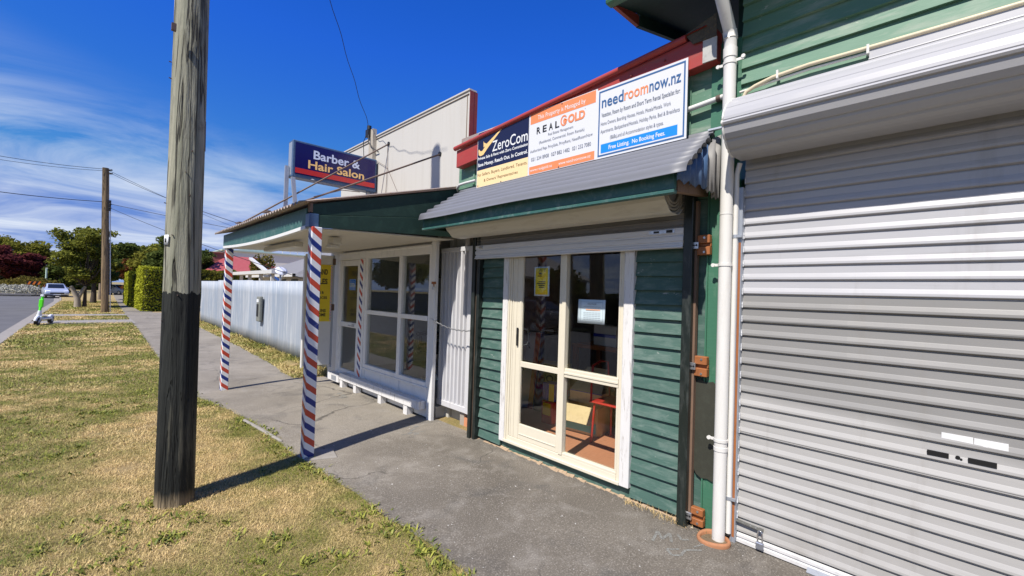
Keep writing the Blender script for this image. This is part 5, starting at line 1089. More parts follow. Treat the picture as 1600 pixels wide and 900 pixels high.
# ================================================================== LEAVES, TREES, HEDGES
def leaf_mat(name, a, b_, trans=.35):
    m = bpy.data.materials.new(name); m.use_nodes = True; t = m.node_tree; t.nodes.clear()
    o = t.nodes.new('ShaderNodeOutputMaterial'); g = t.nodes.new('ShaderNodeNewGeometry'); c = coords(t)
    f = mathn(t, 'ADD', mathn(t, 'MULTIPLY', g.outputs['Random Per Island'], .6), mathn(t, 'MULTIPLY', tnoise(t, c, .8, 3), .5), True)
    cc = mixc(t, f, a, b_)
    d = t.nodes.new('ShaderNodeBsdfDiffuse'); tr = t.nodes.new('ShaderNodeBsdfTranslucent'); mx_ = t.nodes.new('ShaderNodeMixShader'); gl = t.nodes.new('ShaderNodeBsdfGlossy'); m2 = t.nodes.new('ShaderNodeMixShader')
    gl.inputs['Roughness'].default_value = .4; m2.inputs[0].default_value = 0
    t.links.new(cc, d.inputs[0]); t.links.new(cc, tr.inputs[0]); mx_.inputs[0].default_value = trans
    t.links.new(d.outputs[0], mx_.inputs[1]); t.links.new(tr.outputs[0], mx_.inputs[2]); t.links.new(mx_.outputs[0], m2.inputs[1]); t.links.new(gl.outputs[0], m2.inputs[2]); t.links.new(m2.outputs[0], o.inputs[0]); return m
LGREEN = leaf_mat('mid_green_leaves', (.10, .12, .02), (.25, .255, .05))
LDARK = leaf_mat('dark_green_leaves', (.045, .068, .018), (.12, .15, .04))
LRED = leaf_mat('plum_red_leaves', (.07, .018, .022), (.17, .05, .05))
LHEDGE = leaf_mat('golden_hedge_leaves', (.22, .25, .016), (.42, .43, .05), .2)
LOLIVE = leaf_mat('olive_leaves', (.09, .085, .02), (.20, .16, .04))
LGREY = leaf_mat('silver_flower_leaves', (.26, .27, .20), (.52, .50, .44), .2)
LYEL = leaf_mat('yellow_green_leaves', (.10, .12, .02), (.24, .22, .04))
BARK = paint('grey_brown_bark', (.20, .155, .11), .9, .3, (.36, .32, .26), .5, 5, (1, 1, .4), bmp=.8)
DBARK = paint('dark_bark', (.06, .045, .035), .9, .3, (.12, .1, .08), .5, 5, (1, 1, .4), bmp=.8)
def leaves_obj(name, pts, size, mat, parent, seed=0, flatten=.35, loc=None):
    """a few thousand leaf-sized quads at pts, random tilt"""
    g = np.random.default_rng(seed); n = len(pts); P = np.asarray(pts, float)
    nr = g.normal(size=(n, 3)); nr[:, 2] = np.abs(nr[:, 2])+flatten; nr /= np.linalg.norm(nr, axis=1)[:, None]
    a = np.cross(nr, g.normal(size=(n, 3))); a /= np.linalg.norm(a, axis=1)[:, None]; bb = np.cross(nr, a)
    s = size*g.uniform(.55, 1.3, (n, 1)); a *= s; bb *= s*.62
    V = np.stack([P-a, P-bb*.9+a*.1, P+a, P+bb], 1).reshape(-1, 3)
    base = np.array(wloc(parent)) if parent else np.array(loc); V -= base
    me = bpy.data.meshes.new(name); me.vertices.add(4*n); me.vertices.foreach_set('co', V.ravel().astype(np.float32)); me.loops.add(4*n); me.loops.foreach_set('vertex_index', np.arange(4*n, dtype=np.int32))
    me.polygons.add(n); me.polygons.foreach_set('loop_start', np.arange(0, 4*n, 4, dtype=np.int32)); me.polygons.foreach_set('loop_total', np.full(n, 4, np.int32)); me.update(calc_edges=True); me.validate()
    me.materials.append(mat); o = bpy.data.objects.new(name, me); COL.objects.link(o)
    if parent: o.parent = parent
    else: o.location = loc
    return o
def clumps(cs, per, seed, shell=.55):
    g = np.random.default_rng(seed); out = []
    for (c, r) in cs:
        n = int(per*(r[0]*r[1]*r[2])**(2/3)); d = g.normal(size=(n, 3)); d /= np.linalg.norm(d, axis=1)[:, None]
        rad = g.uniform(shell, 1.0, (n, 1))**.7
        wob = np.array([[1+.35*noise.noise(tuple(q*2.2+np.array(c)))] for q in d])
        out.append(np.array(c)+d*rad*wob*np.array(r))
    return np.concatenate(out)
def tree(name, label, x, y, h, w, mat, bark=DBARK, trunk_h=.35, seed=0, ncl=14, leaf=.14, per=420, stems=1, tr=.14, group=None, flat_=.55, low=.36, lean=0, rs=1.0):
    g = random.Random(seed); t = thing(name, label, 'tree', (x, y, 0), group)
    m = MB(); cs = []
    top = Vector((x+lean, y, h*low))
    for s_ in range(stems):
        a = g.uniform(0, 6.28); off = Vector((math.cos(a), math.sin(a), 0))*(.12*w*(stems > 1))
        fork = Vector((x, y, 0))+off+Vector((lean*.6, 0, h*trunk_h))
        m.tube([(x+off.x*.2, y+off.y*.2, -.05), (x+off.x*.45+g.uniform(-.05, .05), y+off.y*.5, h*trunk_h*.5), fork], [tr*1.25, tr*.95, tr*.8], 9)
        for k in range(ncl//stems):
            a = 2*math.pi*(k+g.random())/(ncl/stems)*1.0+s_; rr = w*.5*math.sqrt(g.uniform(.05, 1))*.80
            zc = h*g.uniform(low+.08, .92); rr *= math.sqrt(max(.12, 1-((zc-h*(low+.30))/(h*.62))**2))
            tip = Vector((x+lean+rr*math.cos(a), y+rr*math.sin(a), zc)); mid = fork.lerp(tip, .5)+Vector((g.uniform(-.15, .15)*w*.3, g.uniform(-.1, .1)*w*.3, -.04*h))
            m.tube([fork, mid, tip], [tr*.5, tr*.28, tr*.07], 6)
            r = w*g.uniform(.14, .24)*rs; cs.append((tuple(tip), (r, r, r*flat_)))
            if g.random() < .6:
                q = mid.lerp(tip, .55)+Vector((g.uniform(-.2, .2)*w*.4, g.uniform(-.2, .2)*w*.4, g.uniform(-.02, .06)*h)); cs.append((tuple(q), (r*.75, r*.75, r*.5)))
    m.build('trunk', bark, t)
    leaves_obj('crown', clumps(cs, per, seed+1, .25), leaf, mat, t, seed+2)
    return t
# street tree in front of the far pole
tree('street_tree', 'bushy green street tree with pale pruned trunk growing from the verge beside the far pole', -.12, 37, 5.15, 3.5, LGREEN, DBARK, .26, 11, 44, .085, 1350, 1, .085, low=.24, rs=.68)
mb = MB(); mb.tube([(-.42, 36.9, -.05), (-.44, 36.9, .55), (-.62, 36.85, 1.0), (-.72, 36.8, 1.25)], [.17, .14, .11, .08], 10); mb.tube([(-.44, 36.9, .5), (-.30, 36.9, .85), (-.12, 36.9, 1.25)], [.12, .10, .07], 10)
o = mb.build('pruned_stump', paint('pale_cut_bark', (.36, .31, .25), .9, .3, (.16, .12, .09), .6, 6, bmp=.8)); tag(o, 'pale forked pruned stump at the foot of the green street tree', 'tree stump')
tree('street_tree', 'small round green street tree standing just behind the forked stump', .30, 44, 5.0, 3.0, LDARK, DBARK, .28, 12, 22, .10, 1300, 1, .16, low=.30)
tree('street_tree', 'slender pale stemmed street tree further along the verge', .75, 52, 5.4, 3.2, LGREEN, BARK, .30, 13, 18, .12, 900, 1, .12)
# plum trees and others on the bend at the far left
tree('plum_tree', 'darker plum red leaved tree standing beyond the far end of the flower bed', -9.2, 92, 6.5, 5.8, LRED, DBARK, .22, 21, 26, .20, 480, 1, .28, low=.22)
tree('plum_tree', 'reddish purple leaved tree behind the orange chevron board', -5.9, 94, 5.3, 4.6, LRED, DBARK, .22, 22, 24, .20, 480, 1, .26, low=.22)
tree('broadleaf_tree', 'loose grey green tree rising behind the plum coloured trees', -7.4, 100, 7.6, 8.0, LYEL, DBARK, .3, 23, 20, .24, 200, 1, .28, low=.45)
tree('broadleaf_tree', 'low dark shrubby tree under the plum tree by the street sign post', -2.9, 92, 4.2, 5, LDARK, DBARK, .15, 24, 20, .2, 520, 1, .2, low=.1)
tree('broadleaf_tree', 'dark green wide tree behind the far pole at right of the street tree', 1.8, 72, 6.6, 5.4, LDARK, DBARK, .25, 25, 30, .2, 700, 1, .3, low=.25)
tree('broadleaf_tree', 'rusty brown leaved bush beside the far footpath end', 3.9, 66, 4.6, 3.2, leaf_mat('rust_leaves', (.09, .035, .02), (.2, .08, .03)), DBARK, .12, 26, 18, .16, 620, 1, .14, low=.1)
tree('broadleaf_tree', 'yellowish green rounded tree behind the clipped hedge', 5.0, 58, 5.3, 4.6, LYEL, DBARK, .15, 27, 24, .16, 620, 1, .2, low=.12)
tree('broadleaf_tree', 'dark green tree behind the near pole above the hedge', 4.9, 47, 5.9, 3.4, LDARK, DBARK, .2, 28, 26, .13, 900, 1, .2, low=.2)
tree('broadleaf_tree', 'dark green tree showing right of the near pole beside the red roof', 6.6, 46, 5.0, 3.2, LDARK, DBARK, .2, 29, 24, .13, 900, 1, .18, low=.2)
for i, (x, y, h, w, mt, lb) in enumerate(((-15, 118, 8, 11, LDARK, 'dark distant tree furthest left on the skyline'), (-1.5, 118, 4.6, 10, LDARK, 'dark distant tree behind the parked silver car'), (7.5, 105, 8.5, 11, LGREEN, 'mid green distant tree above the far end of the footpath'), (-24, 112, 6, 11, LOLIVE, 'olive distant tree by the bend of the road'))):
    tree('distant_tree', lb, x, y, h, w, mt, DBARK, .15, 40+i, 22, .34, 330, 1, .35, 'distant trees at the end of the street', low=.1)
def hedge(name, label, x0, x1, y0, y1, h, mat, n, seed, leaf=.055, inner=LDARK):
    t = thing(name, label, 'hedge', ((x0+x1)/2, (y0+y1)/2, 0)); g = np.random.default_rng(seed)
    nx, ny = x1-x0, y1-y0; P = []
    areas = [ny*h, ny*h, nx*h, nx*h, nx*ny]; tot = sum(areas)
    for a, k in zip(areas, range(5)):
        q = int(n*a/tot); u = g.uniform(0, 1, q); v = g.uniform(0, 1, q)
        if k < 2: p = np.stack([np.full(q, x0 if k == 0 else x1), y0+ny*u, .02+h*v], 1)
        elif k < 4: p = np.stack([x0+nx*u, np.full(q, y0 if k == 2 else y1), .02+h*v], 1)
        else: p = np.stack([x0+nx*u, y0+ny*v, np.full(q, h)], 1)
        P.append(p)
    P = np.concatenate(P); c = np.array([(x0+x1)/2, (y0+y1)/2, h*.5])
    sh = np.array([.10*noise.noise(tuple(p*1.1))+.05*noise.noise(tuple(p*3.3)) for p in P])[:, None]
    d = P-c; d /= np.linalg.norm(d, axis=1)[:, None]; P = P+d*(sh*1.4+g.uniform(-.09, .09, (len(P), 1))); P[:, 2] = np.maximum(P[:, 2], .01)
    leaves_obj('foliage', P, leaf, mat, t, seed, .1)
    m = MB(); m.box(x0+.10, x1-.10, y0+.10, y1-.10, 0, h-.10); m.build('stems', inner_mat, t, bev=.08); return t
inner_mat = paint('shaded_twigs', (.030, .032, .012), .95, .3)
hedge('clipped_hedge', 'tall clipped golden green hedge block nearest on the footpath side', 2.16, 3.9, 31.6, 36.2, 2.42, LHEDGE, 21000, 51)
hedge('clipped_hedge', 'further clipped golden green hedge block just past the tall one', 1.95, 3.5, 36.6, 44, 2.22, LHEDGE, 17000, 52, .06)
hedge('dark_hedge', 'low dark hedge above the iron fence by the red roofed house', 5.3, 9.6, 38, 39.2, 2.55, LYEL, 7000, 53, .09)

# ================================================================== FAR END OF THE STREET
def bedpts(n, x0, x1, y0, y1, h, seed):
    g = np.random.default_rng(seed); u, v = g.uniform(-1, 1, n), g.uniform(-1, 1, n); k = u*u+v*v < 1; u, v = u[k], v[k]
    return np.stack([(x0+x1)/2+(x1-x0)/2*u, (y0+y1)/2+(y1-y0)/2*v, h*np.sqrt(1-u*u-v*v)*g.uniform(.5, 1, len(u))*(1+.3*np.array([noise.noise((a*4, b*4, seed)) for a, b in zip(u, v)]))], 1)
o = leaves_obj('flower_bed', bedpts(9000, -7.6, -2.9, 64.5, 72, .95, 61), .10, LGREY, None, 62, loc=(-5.4, 70, 0)); tag(o, 'pale silvery flower bed mounded on the traffic island at the bend', 'flower bed', kind='stuff')
o = leaves_obj('island_shrubs', bedpts(7000, -8.4, -1.5, 72, 79, 1.75, 63), .13, LOLIVE, None, 64, loc=(-5.4, 76, 0)); tag(o, 'olive shrubs massed behind the pale flower bed', 'shrubs', kind='stuff')
mb = MB(); mb.prism([(-7.8+5*u, 0) for u in (0, 1)]+[(-2.7, .14), (-7.9, .14)], 63.9, 64.3, 'y'); o = mb.build('island_kerb', CONC, loc=(0, 0, 0)); o['kind'] = 'structure'
CB = thing('chevron_board', 'black and orange chevron board above the flower bed on the bend', 'road sign', (-4.3, 70, .7))
mb = MB(); mb.box(-4.75, -3.70, 70.0, 70.04, .98, 1.36); mb.build('board', BLACK, CB)
mb = MB()
for k in range(3):
    u = -4.70+k*.36; mb.prism([(u, 1.0), (u+.16, 1.0), (u+.30, 1.34), (u+.14, 1.34)], 69.985, 69.999, 'y')
mb.build('chevron_stripe', flat('orange_reflective', (.85, .22, .02), .4), CB)
for x in (-4.6, -3.85): mb = MB(); mb.box(x-.04, x+.04, 70.041, 70.10, 0, 1.3); mb.build('post', ZINC, CB)
SPO = thing('street_sign_post', 'slim pale green street sign post beyond the flower bed', 'sign post', (-4.0, 84, 0))
mb = MB(); mb.tube([(-4.0, 84, 0), (-4.0, 84, 3.0)], .09, 8); mb.build('post', paint('pale_green_post', (.42, .56, .50), .5), SPO)
mb = MB(); mb.box(-4.1, -3.9, 83.9, 84.1, 3.0, 3.12); mb.build('cap', PVC, SPO)

# parked car -------------------------------------------------------------
CARP = paint('silver_blue_car_paint', (.50, .56, .66), .22, .03, (.4, .44, .5), .1, 3, bmp=0, metal=.35)
CARGLASS = flat('dark_car_glass', (.012, .015, .02), .06); TYRE = flat('tyre_rubber', (.014, .014, .014), .8)
def make_car(label, x, y, rot, mat, sc=1.0, name='parked_car'):
    """front towards local -Y"""
    t = thing(name, label, 'car', (0, 0, 0)); L = 4.5
    prof = [(-2.20, .30), (-2.25, .55), (-2.16, .72), (-1.30, .93), (-1.05, .98), (-.30, 1.40), (.30, 1.46), (1.00, 1.42), (1.75, 1.03), (2.15, .98), (2.25, .70), (2.22, .35), (2.0, .22), (-2.0, .22)]
    rings = []
    for xs, zsc, ysc in ((-.86, .0, .96), (-.84, .55, .985), (-.78, .86, .995), (-.62, 1, 1), (.62, 1, 1), (.78, .86, .995), (.84, .55, .985), (.86, 0, .96)):
        r = []
        for (py, pz) in prof:
            beltz = .95; z = pz if pz < beltz else beltz+(pz-beltz)*(1 if zsc == 1 else zsc)
            x_ = xs if pz < beltz or abs(xs) <= .62 else xs*(1-.20*min(1, (pz-beltz)/.5))
            r.append((x_, py*ysc, z if zsc > 0 else min(z, .85)*.96+.02))
        rings.append(r)
    m = MB(); n = len(prof); vs = [p for r in rings for p in r]
    fs = [(i*n+k, i*n+(k+1) % n, (i+1)*n+(k+1) % n, (i+1)*n+k) for i in range(len(rings)-1) for k in range(n)]
    fs += [tuple(range(n-1, -1, -1)), tuple((len(rings)-1)*n+k for k in range(n))]
    m.add(vs, fs, True); body = m.build('body', mat, t, bev=.02)
    m = MB(); m.add([(-.60, -1.03, 1.005), (.60, -1.03, 1.005), (.54, -.34, 1.395), (-.54, -.34, 1.395)], [(0, 1, 2, 3)]); m.build('windscreen', CARGLASS, t, solid=.03)
    m = MB(); m.add([(-.54, 1.05, 1.41), (.54, 1.05, 1.41), (.60, 1.70, 1.075), (-.60, 1.70, 1.075)], [(0, 1, 2, 3)]); m.build('rear_window', CARGLASS, t, solid=.03)
    for s_ in (-1, 1):
        m = MB(); m.add([(s_*.80, -.85, 1.00), (s_*.80, 1.35, 1.02), (s_*.69, .95, 1.37), (s_*.69, -.25, 1.36)], [(0, 1, 2, 3)]); m.build('side_window', CARGLASS, t, solid=.04)
        m = MB(); m.add([(s_*.82, -2.05, .66), (s_*.48, -2.20, .62), (s_*.46, -2.10, .755), (s_*.80, -1.85, .80)], [(0, 1, 2, 3)]); m.build('headlight', flat('headlight_lens', (.75, .78, .82), .1), t, solid=.05)
        m = MB(); m.box(s_*.88-.08, s_*.88+.08, -.82, -.72, .95, 1.08); m.build('wing_mirror', mat, t, bev=.02)
        for yy in (-1.38, 1.35):
            m = MB(); m.tube([(s_*.66, yy, .31), (s_*.87, yy, .31)], .31, 20); w_ = m.build('wheel', TYRE, t, bev=.02)
            m = MB(); m.tube([(s_*.86, yy, .31), (s_*.885, yy, .31)], .19, 16); m.build('rim', STEEL, w_)
    m = MB(); m.box(-.50, .50, -2.262, -2.20, .44, .58); m.build('grille', BLACK, t, bev=.02)
    m = MB(); m.box(-.26, .26, -2.275, -2.263, .33, .43); m.build('number_plate', PAPER, t)
    m = MB(); m.box(-.75, .75, -2.235, -2.15, .23, .33); m.build('bumper_intake', BLACK, t)
    t.location = (x, y, -.118); t.rotation_euler.z = rot; t.scale = (sc, sc, sc); return t
make_car('silver sedan parked at the kerb facing the camera before the flower bed', -2.25, 60.5, R(6), CARP, .92)
tb2 = make_car('pale grey car half hidden behind the far pole in a driveway across the footpath', 2.6, 72, R(35), flat('pale_grey_car_paint', (.28, .29, .31), .25), .85); tb2.location.z = .0
# scooter ----------------------------------------------------------------
LIME = flat('lime_green_plastic', (.10, .75, .02), .35); SCW = flat('white_scooter_plastic', (.72, .75, .78), .35)
SC = thing('electric_scooter', 'lime green and white electric scooter parked on the verge by the kerb', 'scooter', (0, 0, 0))   # front towards local -Y
m = MB(); m.box(-.085, .085, -.30, .42, .17, .25); m.build('deck', SCW, SC, bev=.02, segs=2)
m = MB(); m.box(-.075, .075, -.26, .38, .251, .256); m.build('grip_mat', BLACK, SC)
for yy in (-.50, .52):
    m = MB(); m.tube([(-.045, yy, .13), (.045, yy, .13)], .13, 20); w_ = m.build('wheel', TYRE, SC, bev=.02, segs=2)
    m = MB(); m.tube([(-.05, yy, .13), (.05, yy, .13)], .065, 14); m.build('rim', ZINC, w_)
m = MB(); m.tube([(0, -.50+.13*math.cos(R(a))*1.22, .13+.13*math.sin(R(a))*1.22) for a in range(20, 171, 15)], .045, 8); m.build('front_mudguard', SCW, SC)
m = MB(); m.tube([(0, .52+.13*math.cos(R(a))*1.22, .13+.13*math.sin(R(a))*1.22) for a in range(20, 171, 15)], .045, 8); m.box(-.05, .05, .36, .50, .19, .27); m.build('rear_mudguard', SCW, SC, bev=.01)
for s_ in (-1, 1): m = MB(); m.rod((s_*.062, -.50, .13), (s_*.055, -.40, .36), .02, .035); m.build('fork_blade', SCW, SC)
m = MB(); m.tube([(0, -.28, .21), (0, -.36, .27), (0, -.41, .40), (0, -.39, .50)], [.06, .06, .055, .05], 12); m.build('neck', SCW, SC)
m = MB(); m.tube([(0, -.40, .48), (0, -.30, 1.0)], .036, 12); m.build('stem', LIME, SC)
m = MB(); m.box(-.055, .055, -.40, -.31, .62, .90); m.build('battery_pack', LIME, SC, bev=.02, segs=2)
m = MB(); m.box(-.045, .045, -.37, -.25, .99, 1.06); m.build('display_head', SCW, SC, bev=.015)
m = MB(); m.tube([(-.29, -.24, 1.02), (-.12, -.29, 1.05), (.12, -.29, 1.05), (.29, -.24, 1.02)], .026, 8); hb = m.build('handlebar', BLACK, SC)
for s_ in (-1, 1): m = MB(); m.tube([(s_*.17, -.277, 1.045), (s_*.30, -.238, 1.018)], .034, 8); m.rod((s_*.15, -.30, 1.04), (s_*.22, -.36, 1.03), .012); m.build('grip', BLACK, hb)
m = MB(); m.rod((-.06, .05, .18), (-.16, .12, .01), .02); m.build('kickstand', BLACK, SC)
SC.location = (-1.10, 22.85, .004); SC.rotation_euler = (0, R(3), R(-16))

# ================================================================== HOUSES BEHIND THE FENCE
REDROOF = paint('faded_red_roof', (.36, .075, .075), .6, .12, (.45, .2, .18), .3, 1, (1, 1, .3)); BRICK = paint('red_brick', (.32, .12, .09), .8, .2, (.4, .3, .25), .3, 6)
HW = paint('white_rendered_wall', (.72, .70, .66), .7, .06, (.5, .48, .44), .3, 2); GREYROOF = paint('grey_iron_roof', (.20, .195, .19), .6, .1, (.3, .28, .26), .3, 2)
H1 = thing('red_roofed_house', 'house with faded red hipped roof and brick chimney behind the fence', 'house', (9.5, 47, 0))
mb = MB(); mb.box(7.2, 13.4, 44.6, 49.4, 0, 2.62); mb.build('wall', HW, H1)
mb = MB(); mb.add([(6.8, 44.2, 2.62), (13.8, 44.2, 2.62), (13.8, 49.8, 2.62), (6.8, 49.8, 2.62), (9.0, 47, 4.25), (11.6, 47, 4.25)], [(0, 1, 5, 4), (1, 2, 5), (2, 3, 4, 5), (3, 0, 4), (3, 2, 1, 0)]); rf = mb.build('roof', REDROOF, H1)
mb = MB(); mb.box(6.8, 13.8, 44.1, 44.2, 2.50, 2.64); mb.build('gutter', PVC, H1)
mb = MB(); mb.box(7.75, 8.75, 46.6, 47.4, 3.2, 4.42); mb.box(7.68, 8.82, 46.5, 47.5, 4.42, 4.52); ck = mb.build('chimney', BRICK, rf)
mb = MB(); mb.box(8.3, 9.3, 44.55, 44.61, 1.2, 2.2); mb.build('window', CARGLASS, H1)
H2 = thing('white_building', 'long white flat fronted building far behind the red roofed house', 'building', (16, 62, 0))
mb = MB(); mb.box(11.2, 30, 60, 66, 0, 5.6); mb.build('wall', HW, H2)
mb = MB(); mb.box(11.0, 30.2, 59.8, 66.2, 5.6, 5.75); mb.prism([(12.5, 5.75), (14.5, 6.45), (17.0, 5.75)], 61, 64, 'y'); mb.build('roof', paint('pale_green_roof', (.40, .50, .46), .6), H2)
mb = MB()
for k in range(14): mb.box(17.5+k*.9, 17.55+k*.9, 60.2, 60.3, 5.75, 6.35)
mb.box(17.5, 29.3, 60.2, 60.3, 6.05, 6.12); mb.box(17.5, 29.3, 60.2, 60.3, 6.32, 6.40); mb.build('roof_railing', PVC, H2)
H3 = thing('grey_roofed_house', 'low cream house with grey iron gable roof close behind the fence', 'house', (8.5, 24, 0))
mb = MB(); mb.box(6.9, 14, 20.6, 27.5, 0, 2.15); mb.build('wall', HW, H3)
mb = MB(); mb.add([(6.4, 20.2, 2.15), (14.5, 20.2, 2.15), (14.5, 27.9, 2.15), (6.4, 27.9, 2.15), (10.0, 23.0, 3.95), (12.5, 23.0, 3.95)], [(0, 1, 5, 4), (1, 2, 5), (2, 3, 4, 5), (3, 0, 4), (3, 2, 1, 0)]); mb.build('roof', GREYROOF, H3)
mb = MB(); mb.box(6.3, 14.6, 20.1, 20.2, 2.05, 2.18); mb.box(6.3, 6.4, 20.1, 28, 2.05, 2.18); mb.build('gutter', PVC, H3)
for y in (21.3, 23.0, 24.8): mb = MB(); mb.box(6.87, 6.9, y, y+.9, .9, 1.95); mb.build('window', CARGLASS, H3)
PG = thing('pergola', 'white posted lean to with a pale sloping ridge beam behind the fence', 'pergola', (5.6, 23, 0))
mb = MB(); mb.rod((6.05, 26, 3.02), (5.55, 19.3, 1.78), .16, .10); mb.build('barge_beam', PVC, PG)
for i, (x, y, h) in enumerate(((5.4, 24.8, 2.1), (5.3, 22.8, 2.1), (5.25, 20.8, 2.1), (5.2, 19.0, 2.15))): mb = MB(); mb.box(x-.06, x+.06, y-.06, y+.06, 0, h); mb.build('post', PVC, PG)
mb = MB(); mb.box(5.05, 5.5, 18.6, 25.2, 2.1, 2.24); mb.build('eave_beam', PVC, PG)
CT = thing('timber_rack', 'dark timber trellis frame poking above the fence near the barber gate', 'trellis', (4.4, 11.3, 0))
for x, y, h in ((4.1, 11.4, 2.0), (4.28, 11.2, 2.15), (4.75, 10.9, 1.98)): mb = MB(); mb.box(x-.03, x+.03, y-.03, y+.03, 0, h); mb.build('post', BARETIMBER, CT)
mb = MB(); mb.rod((4.05, 11.45, 1.90), (4.9, 10.8, 1.92), .07, .09); mb.rod((4.1, 11.4, 1.80), (4.8, 10.9, 1.81), .05, .05); mb.build('rail', BARETIMBER, CT)
DS = thing('satellite_dish', 'pale satellite dish on a short mast behind the fence', 'satellite dish', (4.62, 16, 0))
vs = []; fs = []; n = 20
for i in range(5):
    r = .20*i/4
    for k in range(n): a = 2*math.pi*k/n; vs.append((4.62+r*math.cos(a)*.95, 15.9+r*r*.9+.7*r*math.sin(a), 2.12+.72*r*math.sin(a)))
fs = [(i*n+k, i*n+(k+1) % n, (i+1)*n+(k+1) % n, (i+1)*n+k) for i in range(4) for k in range(n)]
mb = MB(); mb.add(vs, fs, True); mb.build('reflector', flat('pale_dish', (.6, .62, .68), .4), DS, solid=.01)
mb = MB(); mb.tube([(4.62, 16, 0), (4.62, 16, 2.05)], .03, 8); mb.build('mast', ZINC, DS)
mb = MB(); mb.rod((4.62, 15.9, 1.82), (4.55, 15.35, 2.05), .025); mb.box(4.50, 4.60, 15.30, 15.40, 2.02, 2.10); mb.build('feed_arm', ZINC, DS)
t = thing('conifer_bush', 'spiky bush of green and orange brown foliage above the fence', 'bush', (7.5, 29.5, 0))
mb = MB(); mb.tube([(7.5, 29.5, 0), (7.5, 29.5, 2.6)], [.12, .05], 8); mb.build('stem', DBARK, t)
leaves_obj('foliage', clumps([((7.2, 29.4, 2.75), (.40, .4, .75)), ((7.75, 29.6, 2.95), (.48, .4, .62)), ((7.5, 29.5, 2.0), (.7, .5, .8)), ((7.0, 29.4, 2.4), (.2, .3, .7))], 2600, 71, .2), .07, LOLIVE, t, 72, -.2)

# ================================================================== ACROSS THE ROAD (only seen mirrored in the shop glass)
H4 = thing('gabled_bungalow', 'grey gabled bungalow across the road mirrored in the barber window', 'house', (-15.5, 24, 0))
mb = MB(); mb.prism([(19.5, 0), (28.5, 0), (28.5, 2.7), (24, 4.6), (19.5, 2.7)], -20, -13.4, 'x'); mb.build('wall', paint('grey_house_wall', (.30, .30, .30), .7), H4)
mb = MB(); mb.prism([(19.1, 2.55), (24, 4.62), (28.9, 2.55), (28.9, 2.72), (24, 4.80), (19.1, 2.72)], -20.2, -13.0, 'x'); mb.build('roof', GREYROOF, H4)
for y in (20.8, 25.3): mb = MB(); mb.box(-13.4, -13.36, y, y+1.6, .9, 2.1); mb.build('window', CARGLASS, H4)
tree('broadleaf_tree', 'broad dark tree across the road mirrored in the shop door', -13.5, 16.8, 3.3, 3.4, LDARK, DBARK, .25, 81, 22, .16, 420, 1, .2, low=.2)
tree('broadleaf_tree', 'tall green tree across the road mirrored in the barber window', -12.6, 33, 7.5, 6.0, LGREEN, DBARK, .25, 82, 24, .18, 420, 1, .24, low=.25)
hedge('dark_hedge', 'dark garden hedge along the far side of the road mirrored in the glass', -12.9, -12.1, 2, 17, 1.7, LDARK, 9000, 83, .10)
GWL = thing('garden_wall', 'long low grey garden wall across the road mirrored in the barber window', 'wall', (-12.5, 33, 0))
mb = MB(); mb.box(-12.6, -12.4, 17.5, 48, 0, 1.35); mb.build('wall_panel', paint('grey_block_wall', (.16, .155, .15), .8), GWL)
mb = MB(); mb.box(-12.65, -12.35, 17.4, 48.1, 1.351, 1.42); mb.build('wall_cap', CONC, GWL)
H5 = thing('weatherboard_house', 'plain dark house across the road mirrored in the sliding door', 'house', (-18, 8, 0))
mb = MB(); mb.box(-22, -15.5, 3, 11, 0, 2.7); mb.build('wall', paint('brown_house_wall', (.18, .15, .13), .7), H5)
mb = MB(); mb.prism([(-22.5, 2.7), (-15, 2.7), (-18.7, 4.4)], 2.6, 11.4, 'y'); mb.build('roof', GREYROOF, H5)
for y in (4.2, 7.6): mb = MB(); mb.box(-15.5, -15.46, y, y+1.8, .9, 2.1); mb.build('window', CARGLASS, H5)
make_car('dark grey car parked across the road mirrored in the sliding door glass', -8.7, 14.6, R(180), flat('dark_grey_car_paint', (.06, .065, .075), .2))

# ================================================================== GRASS
def grass_mat():
    m, t, b = newmat('mown_dry_grass'); g = t.nodes.new('ShaderNodeNewGeometry'); c = coords(t)
    a = t.nodes.new('ShaderNodeAttribute'); a.attribute_name = 'dry'
    f = mathn(t, 'ADD', a.outputs['Fac'], mathn(t, 'MULTIPLY', mathn(t, 'SUBTRACT', g.outputs['Random Per Island'], .5), .40), True)
    green = mixc(t, g.outputs['Random Per Island'], (.055, .085, .008), (.30, .30, .05)); straw = mixc(t, g.outputs['Random Per Island'], (.34, .24, .08), (.84, .63, .30))
    cc = mixc(t, f, green, straw); t.links.new(cc, b.inputs['Base Color']); b.inputs['Roughness'].default_value = .6; b.inputs['Specular IOR Level'].default_value = .3
    return m
def dryness(x, y):
    v = .33+1.15*noise.noise((x*.75, y*.75, 4))+.85*noise.noise((x*2.0, y*2.6, 9))+.55*noise.noise((x*6, y*6, 3))
    v += .75*math.exp(-((x-.45)**2+(y-3.72)**2)/.22)                       # scuffed soil round the pole
    if x < -1.05: v += .5*(-1.05-x)
    if edge_l(y)-x < .35: v -= .22*(1-(edge_l(y)-x)/.35)                 # greener along the path
    return v
